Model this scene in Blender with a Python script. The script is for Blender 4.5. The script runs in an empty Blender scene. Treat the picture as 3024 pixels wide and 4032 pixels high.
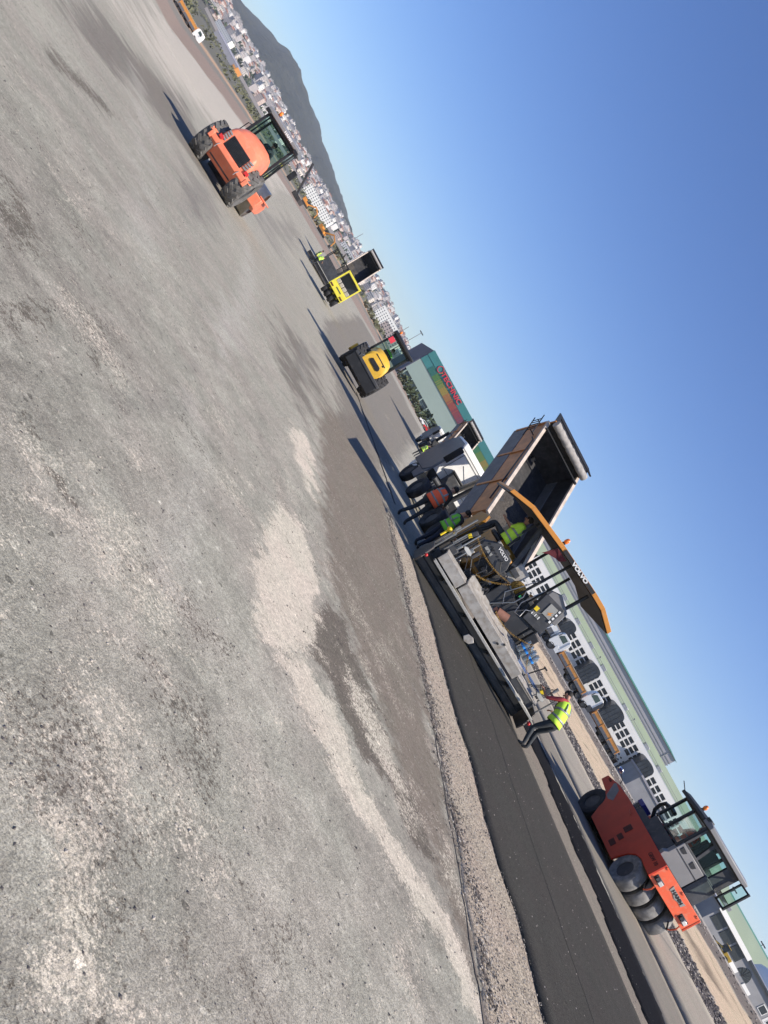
import bpy, bmesh, math, random
import numpy as np
from mathutils import Vector, Matrix, noise
R=math.radians; rnd=random.Random(7)
sc=bpy.context.scene
COL=bpy.data.collections.new("site"); sc.collection.children.link(COL)

# ---------------------------------------------------------------- camera, sky, sun, exposure
EYE=1.6
cam=bpy.data.cameras.new("camera"); camo=bpy.data.objects.new("camera",cam); COL.objects.link(camo)
cam.sensor_fit='VERTICAL'; cam.sensor_height=36; cam.lens=36*3130/4032; cam.clip_start=.05; cam.clip_end=20000
fwd=Vector((0,math.cos(R(5.037)),-math.sin(R(5.037)))); 
q=fwd.to_track_quat('-Z','Y').to_matrix()
camo.matrix_world=Matrix.Translation((0,0,EYE)) @ (q@Matrix.Rotation(R(61.4),3,'Z')).to_4x4()
sc.camera=camo
SUN=Vector((.685,-.30,.664)).normalized()
w=bpy.data.worlds.new("World"); sc.world=w; w.use_nodes=True
nt=w.node_tree; nt.nodes.clear()
out=nt.nodes.new('ShaderNodeOutputWorld'); bg=nt.nodes.new('ShaderNodeBackground'); sky=nt.nodes.new('ShaderNodeTexSky')
sky.sky_type='NISHITA'; sky.sun_disc=False; sky.sun_elevation=math.asin(SUN.z); sky.sun_rotation=math.atan2(SUN.x,SUN.y)
sky.altitude=100; sky.air_density=1.0; sky.dust_density=.25; sky.ozone_density=5.0
bg.inputs[1].default_value=.112
hs=nt.nodes.new('ShaderNodeHueSaturation'); hs.inputs['Saturation'].default_value=1.16; hs.inputs['Hue'].default_value=.512; nt.links.new(sky.outputs[0],hs.inputs['Color']); nt.links.new(hs.outputs[0],bg.inputs[0]); nt.links.new(bg.outputs[0],out.inputs[0])
sl=bpy.data.lights.new("sun",'SUN'); sl.energy=5.0; sl.angle=R(.5); sl.color=(1,.91,.79)
so=bpy.data.objects.new("sun",sl); COL.objects.link(so); so.rotation_euler=SUN.to_track_quat('Z','Y').to_euler()
sc.view_settings.view_transform='Standard'; sc.view_settings.look='None'; sc.view_settings.exposure=.5; sc.view_settings.gamma=1
sc.view_settings.use_curve_mapping=False
sc.cycles.volume_step_rate=20; sc.cycles.volume_bounces=0

# ---------------------------------------------------------------- materials
def s2l(c): return tuple(((v/255)/12.92 if v<=10 else ((v/255+.055)/1.055)**2.4) for v in c)
MATS={}
def mat(name,color,rough=.6,metal=0.,var=.12,scale=3.,dust=0.,dustcol=(.36,.32,.27),bump=0.,bscale=60.,emit=0,trans=0,coat=0,spec=.5):
    if name in MATS: return MATS[name]
    m=bpy.data.materials.new(name); m.use_nodes=True; n=m.node_tree; b=n.nodes['Principled BSDF']
    b.inputs['Roughness'].default_value=rough; b.inputs['Metallic'].default_value=metal
    b.inputs['Specular IOR Level'].default_value=spec
    if coat: b.inputs['Coat Weight'].default_value=coat
    tc=n.nodes.new('ShaderNodeTexCoord'); nz=n.nodes.new('ShaderNodeTexNoise'); nz.inputs['Scale'].default_value=scale; nz.inputs['Detail'].default_value=6
    n.links.new(tc.outputs['Object'],nz.inputs['Vector'])
    mx=n.nodes.new('ShaderNodeMix'); mx.data_type='RGBA'
    c=Vector(color[:3])
    mx.inputs[6].default_value=(*(c*(1-var*1.3)),1); mx.inputs[7].default_value=(*[min(1,v) for v in c*(1+var)],1)
    mr=n.nodes.new('ShaderNodeMapRange'); mr.inputs[1].default_value=.3; mr.inputs[2].default_value=.7
    n.links.new(nz.outputs[0],mr.inputs[0]); n.links.new(mr.outputs[0],mx.inputs[0])
    last=mx.outputs[2]
    if dust>0:
        n2=n.nodes.new('ShaderNodeTexNoise'); n2.inputs['Scale'].default_value=scale*2.3; n2.inputs['Detail'].default_value=8
        n.links.new(tc.outputs['Object'],n2.inputs['Vector'])
        m2=n.nodes.new('ShaderNodeMapRange'); m2.inputs[1].default_value=.62-dust*.35; m2.inputs[2].default_value=.72; m2.inputs[4].default_value=min(1,dust*1.4)
        n.links.new(n2.outputs[0],m2.inputs[0])
        mx2=n.nodes.new('ShaderNodeMix'); mx2.data_type='RGBA'; mx2.inputs[7].default_value=(*dustcol,1)
        n.links.new(m2.outputs[0],mx2.inputs[0]); n.links.new(last,mx2.inputs[6]); last=mx2.outputs[2]
    n.links.new(last,b.inputs['Base Color'])
    if bump>0:
        n3=n.nodes.new('ShaderNodeTexNoise'); n3.inputs['Scale'].default_value=bscale; n3.inputs['Detail'].default_value=5
        n.links.new(tc.outputs['Object'],n3.inputs['Vector'])
        bp=n.nodes.new('ShaderNodeBump'); bp.inputs['Strength'].default_value=bump; bp.inputs['Distance'].default_value=.02
        n.links.new(n3.outputs[0],bp.inputs['Height']); n.links.new(bp.outputs[0],b.inputs['Normal'])
    if emit: b.inputs['Emission Color'].default_value=(*color,1); b.inputs['Emission Strength'].default_value=emit
    if trans: b.inputs['Transmission Weight'].default_value=trans
    MATS[name]=m; return m
M=lambda n:MATS[n]
mat('orange_paint',(.6,.07,.02),.45,var=.08,dust=.25,dustcol=(.55,.2,.12))
mat('orange_shaded',(.56,.04,.014),.45,var=.08,dust=.03,dustcol=(.35,.12,.08)); mat('underbody_grey',(.12,.125,.14),.6,var=.15,dust=.2); mat('orange_salmon',(.8,.215,.115),.5,var=.08,dust=.3,dustcol=(.6,.33,.24)); mat('orange_sunlit',(.82,.13,.05),.42,var=.07,dust=.3,dustcol=(.6,.33,.22))  # roller orange in painted copies: shaded for its left side, sunlit for its rear
mat('yellow_paint',(.72,.43,.04),.5,var=.08,dust=.2)
mat('lime_yellow',(.75,.66,.06),.5,var=.06,dust=.15)
mat('paver_yellow',(.42,.19,.02),.5,var=.12,dust=.35,dustcol=(.2,.14,.08))
mat('canopy_orange',(.66,.27,.045),.45,var=.06,dust=.15)
mat('black_paint',(.013,.014,.017),.5,var=.3,dust=.2,dustcol=(.06,.06,.06))
mat('dark_grey',(.042,.045,.052),.55,var=.25,dust=.3,dustcol=(.13,.12,.11))
mat('mid_grey',(.2,.2,.205),.5,var=.15,dust=.2)
mat('cab_grey',(.22,.215,.215),.45,var=.06,dust=.1)
mat('rubber',(.025,.025,.027),.8,var=.3,dust=.35,dustcol=(.09,.085,.08),bump=.2)
mat('rubber_dusty',(.1,.097,.092),.85,var=.25,dust=.4,dustcol=(.26,.24,.22),bump=.2)
mat('rubber_smooth_sunlit',(.15,.145,.14),.7,var=.25,dust=.6,dustcol=(.3,.29,.27))  # sun on the roller's rear tyres painted in as paler rubber
mat('steel',(.35,.34,.32),.35,metal=.85,var=.25,dust=.3,dustcol=(.25,.22,.2))
mat('steel_plate',(.42,.4,.37),.55,metal=.15,var=.14,scale=4,dust=.55,dustcol=(.25,.21,.17),bump=.1)
mat('steel_tread',(.4,.39,.36),.55,metal=.2,var=.2,scale=30,dust=.2)
mat('dark_steel',(.075,.07,.066),.5,metal=.4,var=.4,dust=.4,dustcol=(.12,.1,.09),bump=.3)
mat('chrome',(.8,.8,.8),.12,metal=1,var=.02)
mat('white_paint',(.8,.8,.78),.4,var=.04,dust=.12,dustcol=(.5,.47,.42))
mat('fairing_grey',(.12,.13,.155),.45,var=.05,dust=.15)
mat('tipper_brown',(.5,.22,.08),.5,var=.2,dust=.2,dustcol=(.2,.12,.08))
mat('tipper_orange',(.62,.27,.06),.5,var=.15,dust=.3,dustcol=(.45,.2,.08))
mat('tipper_inner',(.03,.03,.033),.6,var=.4,dust=.3,dustcol=(.1,.09,.085),bump=.3)
mat('pale_rim',(.5,.42,.35),.7,var=.2,dust=.3)
mat('tarp',(.33,.31,.29),.85,var=.2,scale=6,bump=.3,bscale=8)
mat('hot_asphalt',(.05,.046,.042),.9,var=.5,scale=14,dust=.5,dustcol=(.12,.1,.085),bump=1.,bscale=30)
mat('glass',(.03,.06,.06),.06,var=.1,spec=.8)
def clear_glass():
    m=bpy.data.materials.new('cab_glass'); m.use_nodes=True; n=m.node_tree; n.nodes.clear()
    o=n.nodes.new('ShaderNodeOutputMaterial'); t=n.nodes.new('ShaderNodeBsdfTransparent'); g=n.nodes.new('ShaderNodeBsdfGlossy'); mx=n.nodes.new('ShaderNodeMixShader'); f=n.nodes.new('ShaderNodeFresnel')
    t.inputs[0].default_value=(.66,.82,.79,1); g.inputs['Roughness'].default_value=.04; f.inputs[0].default_value=1.22
    n.links.new(f.outputs[0],mx.inputs[0]); n.links.new(t.outputs[0],mx.inputs[1]); n.links.new(g.outputs[0],mx.inputs[2]); n.links.new(mx.outputs[0],o.inputs[0])
    MATS['cab_glass']=m
clear_glass()
mat('amber',(.9,.22,.02),.2,var=.1,coat=.5)
mat('red_plastic',(.6,.03,.03),.4)
mat('lamp_glass',(.7,.7,.68),.12,metal=.3)
mat('print_black',(.015,.015,.017),.6); mat('print_white',(.82,.82,.8),.6); mat('print_grey',(.3,.3,.28),.6)
mat('print_dark_red',(.1,.02,.012),.7)
mat('blue_can',(.02,.02,.2),.4); mat('silver_box',(.45,.45,.45),.35,metal=.6)
mat('warn_yellow',(.85,.62,.02),.5); mat('green_led',(.05,.4,.14),.4)
mat('flag_red',(.13,.02,.03),.8); mat('cable_yellow',(.34,.2,.04),.6,var=.9,scale=40); mat('skid_rust',(.28,.13,.09),.7,var=.3)
mat('skin',(.38,.2,.13),.6,var=.06); mat('hair',(.02,.016,.013),.8); mat('trouser_dark',(.03,.035,.04),.85,var=.3,scale=9); mat('trouser_navy',(.02,.025,.045),.85,var=.25,scale=9)
mat('shirt_dark',(.05,.05,.06),.8); mat('shirt_red',(.45,.06,.06),.8); mat('shirt_black',(.02,.02,.022),.8); mat('boot',(.05,.045,.04),.8,dust=.3)
mat('vest_lime',(.55,.85,.06),.75,var=.08,scale=6); mat('vest_green',(.2,.62,.05),.75,var=.08,scale=6); mat('vest_orange',(.95,.13,.045),.75,var=.08,scale=6); mat('vest_red',(.75,.09,.05),.75,var=.1,scale=6)
mat('reflective',(.28,.29,.29),.45,metal=.2)
mat('bottle',(.65,.72,.76),.12,trans=.85); mat('bottle_label',(.03,.25,.7),.4)
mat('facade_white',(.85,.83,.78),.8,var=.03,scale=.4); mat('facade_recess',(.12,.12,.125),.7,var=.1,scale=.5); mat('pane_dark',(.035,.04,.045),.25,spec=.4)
mat('roof_green',(.25,.305,.21),.7,var=.05,scale=.12); mat('clad_grey',(.32,.31,.34),.6,var=.04,scale=.2); mat('ridge_green',(.06,.2,.14),.6)
mat('tower_dark',(.03,.035,.042),.35,var=.35,scale=.6); mat('conc_wall',(.27,.27,.28),.85,var=.1,scale=.5)
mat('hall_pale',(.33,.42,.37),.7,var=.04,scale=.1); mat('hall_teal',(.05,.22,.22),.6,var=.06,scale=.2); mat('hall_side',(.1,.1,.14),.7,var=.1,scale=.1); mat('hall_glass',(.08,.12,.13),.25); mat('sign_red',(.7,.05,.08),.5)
mat('foliage',(.055,.075,.035),.9,var=.5,scale=.8); mat('trunk',(.1,.07,.05),.9); mat('dry_bush',(.13,.13,.07),.9,var=.4,scale=.8)
mat('stone_dark',(.09,.08,.078),.9,var=.5,scale=2); mat('stone_pale',(.4,.36,.31),.9,var=.35,scale=4)
for i,c in enumerate([(.68,.62,.55),(.78,.75,.71),(.58,.47,.41),(.44,.39,.36),(.64,.51,.44),(.46,.42,.41)]): mat('house_wall_%d'%i,c,.8,var=.06,scale=.1)
mat('tile_roof',(.27,.13,.09),.8,var=.15,scale=.2); mat('flat_roof',(.3,.29,.28),.8,var=.15,scale=.2); mat('house_pane',(.08,.085,.1),.4)

# ---------------------------------------------------------------- mesh builder
class MB:
    def __init__(s): s.v=[];s.f=[];s.m=[];s.cur=0;s.X=None
    def add(s,vs,fs):
        o=len(s.v)
        if s.X is not None: vs=[s.X@Vector(v) for v in vs]
        s.v+= [tuple(v) for v in vs]; s.f+=[tuple(i+o for i in f) for f in fs]; s.m+=[s.cur]*len(fs); return s
    def mi(s,i): s.cur=i; return s
    def box(s,x0,x1,y0,y1,z0,z1):
        return s.add([(x,y,z) for x in (x0,x1) for y in (y0,y1) for z in (z0,z1)],[(0,1,3,2),(4,6,7,5),(0,4,5,1),(2,3,7,6),(0,2,6,4),(1,5,7,3)])
    def cbox(s,c,sz,rot=None):
        h=Vector(sz)/2; vs=[Vector((x*h.x,y*h.y,z*h.z)) for x in (-1,1) for y in (-1,1) for z in (-1,1)]
        if rot is not None: vs=[rot@v for v in vs]
        return s.add([v+Vector(c) for v in vs],[(0,1,3,2),(4,6,7,5),(0,4,5,1),(2,3,7,6),(0,2,6,4),(1,5,7,3)])
    def bar(s,a,b,w,h=None,up=(0,0,1)):
        a=Vector(a);b=Vector(b);h=h or w;d=(b-a).normalized();u=Vector(up)
        if abs(d.dot(u))>.95:u=Vector((0,1,0))
        x=d.cross(u).normalized();z=x.cross(d)
        vs=[p+x*(i*w/2)+z*(j*h/2) for p in (a,b) for i in (-1,1) for j in (-1,1)]
        return s.add(vs,[(0,1,3,2),(4,6,7,5),(0,4,5,1),(2,3,7,6),(0,2,6,4),(1,5,7,3)])
    def prism(s,poly,axis,a,b):
        n=len(poly);f=lambda p,t:{'x':(t,p[0],p[1]),'y':(p[0],t,p[1]),'z':(p[0],p[1],t)}[axis]
        return s.add([f(p,a) for p in poly]+[f(p,b) for p in poly],[tuple(range(n)),tuple(range(2*n-1,n-1,-1))]+[(i,n+i,n+(i+1)%n,(i+1)%n) for i in range(n)])
    def ring(s,c,ax,prof,n=20,close=False):
        c=Vector(c);ax=Vector(ax).normalized();u=ax.orthogonal().normalized();w_=ax.cross(u);vs=[];k=len(prof)
        for i in range(n):
            t=2*math.pi*i/n;d=u*math.cos(t)+w_*math.sin(t)
            for r,a in prof: vs.append(c+d*r+ax*a)
        fs=[]
        for i in range(n):
            j=(i+1)%n
            for q in range(k-1): fs.append((i*k+q,j*k+q,j*k+q+1,i*k+q+1))
            if close: fs.append((i*k+k-1,j*k+k-1,j*k,i*k))
        if not close:
            if prof[0][0]>1e-6: fs.append(tuple(i*k for i in range(n))[::-1])
            if prof[-1][0]>1e-6: fs.append(tuple(i*k+k-1 for i in range(n)))
        return s.add(vs,fs)
    def cyl(s,a,b,r,r1=None,n=12):
        a=Vector(a);b=Vector(b);return s.ring(a,b-a,[(r,0),(r if r1 is None else r1,(b-a).length)],n)
    def tube(s,pts,r,n=6):
        pts=[Vector(p) for p in pts];vs=[];u=None
        for i,p in enumerate(pts):
            d=(pts[min(i+1,len(pts)-1)]-pts[max(i-1,0)]).normalized()
            if u is None: u=d.orthogonal().normalized()
            u=(u-d*u.dot(d)).normalized();w_=d.cross(u)
            rr=r[i] if isinstance(r,(list,tuple)) else r
            for k in range(n):
                t=2*math.pi*k/n;vs.append(p+(u*math.cos(t)+w_*math.sin(t))*rr)
        fs=[(i*n+k,i*n+(k+1)%n,(i+1)*n+(k+1)%n,(i+1)*n+k) for i in range(len(pts)-1) for k in range(n)]
        m=len(pts)-1;fs+=[tuple(range(n))[::-1],tuple(m*n+k for k in range(n))]
        return s.add(vs,fs)
    def sph(s,c,r,n=10,m=6):
        if not isinstance(r,(tuple,list)): r=(r,r,r)
        vs=[(c[0],c[1],c[2]-r[2])];fs=[]
        for j in range(1,m):
            p=math.pi*j/m-math.pi/2
            for i in range(n):
                t=2*math.pi*i/n;vs.append((c[0]+r[0]*math.cos(p)*math.cos(t),c[1]+r[1]*math.cos(p)*math.sin(t),c[2]+r[2]*math.sin(p)))
        vs.append((c[0],c[1],c[2]+r[2]));L=len(vs)-1
        for i in range(n):
            fs.append((0,1+(i+1)%n,1+i));fs.append((L,L-n+i,L-n+(i+1)%n))
        for j in range(m-2):
            for i in range(n):
                a=1+j*n+i;b=1+j*n+(i+1)%n;fs.append((a,b,b+n,a+n))
        return s.add(vs,fs)
    def mesh(s,name,mats,smooth=True,recalc=True):
        me=bpy.data.meshes.new(name); me.from_pydata(s.v,[],s.f)
        for m in mats: me.materials.append(m)
        if len(mats)>1: me.polygons.foreach_set('material_index',s.m)
        if recalc:
            bm=bmesh.new();bm.from_mesh(me);bmesh.ops.recalc_face_normals(bm,faces=bm.faces);bm.to_mesh(me);bm.free()
        if smooth:
            me.shade_smooth(); me.set_sharp_from_angle(angle=R(38))
        me.update(); return me
    def build(s,name,mats,parent=None,bevel=0,smooth=True,recalc=True):
        if isinstance(mats,str): mats=[M(mats)]
        elif isinstance(mats,(list,tuple)): mats=[M(x) if isinstance(x,str) else x for x in mats]
        else: mats=[mats]
        o=bpy.data.objects.new(name,s.mesh(name,mats,smooth,recalc)); COL.objects.link(o)
        if parent: o.parent=parent
        if bevel:
            b=o.modifiers.new('bevel','BEVEL'); b.width=bevel; b.segments=2; b.limit_method='ANGLE'; b.angle_limit=R(40)
        return o
def tag(o,label=None,cat=None,group=None,kind=None):
    if label:o['label']=label
    if cat:o['category']=cat
    if group:o['group']=group
    if kind:o['kind']=kind
    return o
def T2(x,y): pass
def empty(name,label,cat,loc,az=0,group=None,tilt=0.0):
    o=bpy.data.objects.new(name,None);COL.objects.link(o);o.empty_display_size=.3
    o.rotation_euler=(Matrix.Rotation(-math.atan(tilt),3,'Y')@Matrix.Rotation(-R(az),3,'Z')).to_euler();o.location=loc
    return tag(o,label,cat,group)
def copytree(o,parent=None):
    c=o.copy();COL.objects.link(c);c.parent=parent
    for ch in list(o.children): copytree(ch,c)
    return c
def text(name,body,size,depth,m,parent,loc,rot,offset=0,sx=1.0,extra=None):
    cu=bpy.data.curves.new(name,'FONT');cu.body=body;cu.size=size;cu.extrude=depth;cu.offset=offset;cu.align_x='CENTER';cu.align_y='CENTER'
    t=bpy.data.objects.new(name,cu);COL.objects.link(t)
    me=bpy.data.meshes.new_from_object(t.evaluated_get(bpy.context.evaluated_depsgraph_get()))
    bpy.data.objects.remove(t);me.materials.clear();me.materials.append(M(m))
    o=bpy.data.objects.new(name,me);COL.objects.link(o);o.parent=parent;o.location=loc;o.rotation_euler=rot;o.scale=(sx,1,1)
    return o
def tyre_wheel(name,parent,c,r,wd,rm='rubber',rim='dark_grey',side=1,lug=False,n=28,hub=.5):
    m=MB();h=wd/2;ri=r*hub
    m.ring(c,(1,0,0),[(ri,-h*.8),(r*.86,-h),(r*.96,-h*.86),(r,-h*.6),(r,h*.6),(r*.96,h*.86),(r*.86,h),(ri,h*.8)],n,close=True)
    if lug:
        C=Vector(c)
        for i in range(20):
            for s_ in (-1,1):
                t=2*math.pi*(i+(.5 if s_>0 else 0))/20
                rot=Matrix.Rotation(t,3,'X')
                m.cbox(C+rot@Vector((s_*h*.5,0,r*1.0)),(h*.72,r*.13,r*.07),rot@Matrix.Rotation(s_*.7,3,'Z'))
    t=m.build(name,rm,parent)
    k=MB();k.ring(c,(1,0,0),[(ri*1.01,-h*.7),(ri*.92,-h*.3),(ri*.5,-h*.25),(ri*.3,-h*.5),(0,-h*.5)],16)
    k.ring(c,(1,0,0),[(ri*1.01,h*.7),(ri*.92,h*.3),(ri*.5,h*.25),(ri*.3,h*.5),(0,h*.5)],16)
    k.build('rim',rim,t)
    return t
# ---------------------------------------------------------------- terrain heights
def G(x): return .04*25*math.tanh(x/25)
def sm(a,b,x):
    t=min(1,max(0,(x-a)/(b-a)));return t*t*(3-2*t)
def ip(x,xs,ys): return float(np.interp(x,xs,ys))
AZ=[-1.3,-.8,-.66,-.52,-.4,-.25,-.19,-.07,.05,.15,.3,.6,1.3]
E150=[-.02,-.02,-.02,-.0063,0,.004,.0052,.005,.005,.005,.005,.005,.005]
E400=[-.006,-.006,-.006,.003,.007,.0137,.012,.006,.004,.002,.002,.002,.002]
E1500=[.009,.009,.009,.010,.0145,.020,.0175,.008,.003,.001,.0005,.0005,.0005]
E2400=[.034,.034,.035,.036,.033,.040,.036,.02,.006,.001,.0003,.0003,.0003]
BP=[0,16.5,21.5,24,28.6,30.4,34,60]; BZ=[0,0,.3,.5,1.18,1.45,1.6,1.6]
def PQ(x,y): return x*.981+y*.196, -x*.196+y*.981
def XY(p,q_): return p*.981-q_*.196, p*.196+q_*.981
def T(x,y):
    D=math.hypot(x,y); p=x*.981+y*.196
    N=G(x)+ (ip(p,BP,BZ) if y>-40 else 0)
    if D<45 or y<=1: return N
    a=max(-1.3,min(1.3,x/y)); 
    z1=EYE+ip(a,AZ,E150)*150
    if D<150: return N+(z1-N)*sm(45,150,D)
    z4=EYE+ip(a,AZ,E400)*400; z15=EYE+ip(a,AZ,E1500)*1500; z24=EYE+ip(a,AZ,E2400)*2400
    return ip(D,[150,400,1500,2400,7000],[z1,z4,z15,z24,z24])
# ---------------------------------------------------------------- ground material driven by a soil-colour attribute
def ground_mat(name,attr=True,base=(.3,.28,.25),fine=(.42,1.65),speck=190,bump=.7,streak=True,lumps=9,spec=.15):
    m=bpy.data.materials.new(name);m.use_nodes=True;n=m.node_tree;b=n.nodes['Principled BSDF'];b.inputs['Roughness'].default_value=.93;b.inputs['Specular IOR Level'].default_value=spec
    L=n.links.new;tc=n.nodes.new('ShaderNodeTexCoord')
    def N(sc_,det=6,vec=None,rough=.6):
        k=n.nodes.new('ShaderNodeTexNoise');k.inputs['Scale'].default_value=sc_;k.inputs['Detail'].default_value=det;k.inputs['Roughness'].default_value=rough;L(vec or tc.outputs['Object'],k.inputs['Vector']);return k.outputs[0]
    def RG(a,i0,i1,o0,o1):
        k=n.nodes.new('ShaderNodeMapRange');k.inputs[1].default_value=i0;k.inputs[2].default_value=i1;k.inputs[3].default_value=o0;k.inputs[4].default_value=o1;L(a,k.inputs[0]);return k.outputs[0]
    def MU(a,b_):
        k=n.nodes.new('ShaderNodeMath');k.operation='MULTIPLY';L(a,k.inputs[0]);L(b_,k.inputs[1]);return k.outputs[0]
    f=MU(RG(N(speck,2,rough=.75),.32,.68,*fine),RG(N(speck*.22,4),.32,.68,.8,1.2))
    f=MU(f,RG(N(lumps*.35,8,rough=.7),.35,.65,.93,1.06))
    if streak:
        mp=n.nodes.new('ShaderNodeMapping');mp.inputs['Rotation'].default_value=(0,0,-R(11.3));mp.inputs['Scale'].default_value=(5,.5,1);L(tc.outputs['Object'],mp.inputs[0])
        f=MU(f,RG(N(.8,7,mp.outputs[0],.7),.36,.64,.96,1.04))
    src0=None
    if attr:
        def AT(nm):
            k=n.nodes.new('ShaderNodeAttribute');k.attribute_name=nm;return k.outputs['Fac']
        def AD(a,b_,op='ADD'):
            k=n.nodes.new('ShaderNodeMath');k.operation=op;L(a,k.inputs[0])
            if isinstance(b_,float): k.inputs[1].default_value=b_
            else: L(b_,k.inputs[1])
            return k.outputs[0]
        grit=RG(N(34,4,rough=.8),.3,.7,-.55,.55)
        at0=n.nodes.new('ShaderNodeAttribute');at0.attribute_name='soil'
        def LAY(prev,nm,col,gr):
            m_=RG(AD(AT(nm),gr),.38,.62,0,1)
            k=n.nodes.new('ShaderNodeMix');k.data_type='RGBA';L(m_,k.inputs[0]);L(prev,k.inputs[6]);k.inputs[7].default_value=(*col,1);return k.outputs[2]
        c1=LAY(at0.outputs['Color'],'dark_stain',(.135,.118,.098),grit)
        src0=LAY(c1,'dust',(.52,.465,.385),RG(N(42,4,rough=.8),.3,.7,-.6,.6))
        chip=n.nodes.new('ShaderNodeTexVoronoi');chip.inputs['Scale'].default_value=38;L(tc.outputs['Object'],chip.inputs['Vector'])
        c_on=MU(RG(chip.outputs['Distance'],.18,.26,1,0),MU(RG(chip.outputs['Color'],.8,.82,0,1),RG(N(2.2,5),.5,.58,.0,.8)))
        k=n.nodes.new('ShaderNodeMix');k.data_type='RGBA';L(c_on,k.inputs[0]);L(src0,k.inputs[6]);k.inputs[7].default_value=(.48,.445,.385,1);src0=k.outputs[2]
    # scattered pale and dark grains
    vo=n.nodes.new('ShaderNodeTexVoronoi');vo.inputs['Scale'].default_value=speck*.28;L(tc.outputs['Object'],vo.inputs['Vector'])
    g=RG(vo.outputs['Color'],.93,.96,1,1.55);f=MU(f,g)
    g2=RG(vo.outputs['Color'],.05,.08,.55,1.0);f=MU(f,g2)
    hs=n.nodes.new('ShaderNodeVectorMath');hs.operation='SCALE'
    if attr:
        src=src0
    else:
        at=n.nodes.new('ShaderNodeRGB');at.outputs[0].default_value=(*base,1);src=at.outputs[0]
    # warm and cool drift in the dust
    tint=n.nodes.new('ShaderNodeMix');tint.data_type='RGBA';tint.blend_type='MULTIPLY';tint.inputs[0].default_value=1
    cr=n.nodes.new('ShaderNodeMix');cr.data_type='RGBA';cr.inputs[6].default_value=(.985,1.0,.965,1);cr.inputs[7].default_value=(1.02,.995,.975,1);L(RG(N(1.1,5),.4,.6,0,1),cr.inputs[0])
    L(src,tint.inputs[6]);L(cr.outputs[2],tint.inputs[7])
    L(tint.outputs[2],hs.inputs[0]);L(f,hs.inputs['Scale']);L(hs.outputs[0],b.inputs['Base Color'])
    bp=n.nodes.new('ShaderNodeBump');bp.inputs['Strength'].default_value=bump;bp.inputs['Distance'].default_value=.012
    L(N(speck*.55,4,rough=.75),bp.inputs['Height']);L(bp.outputs[0],b.inputs['Normal'])
    return m
GM=ground_mat('milled_ground',speck=110,bump=.75,fine=(.62,1.4))
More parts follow.
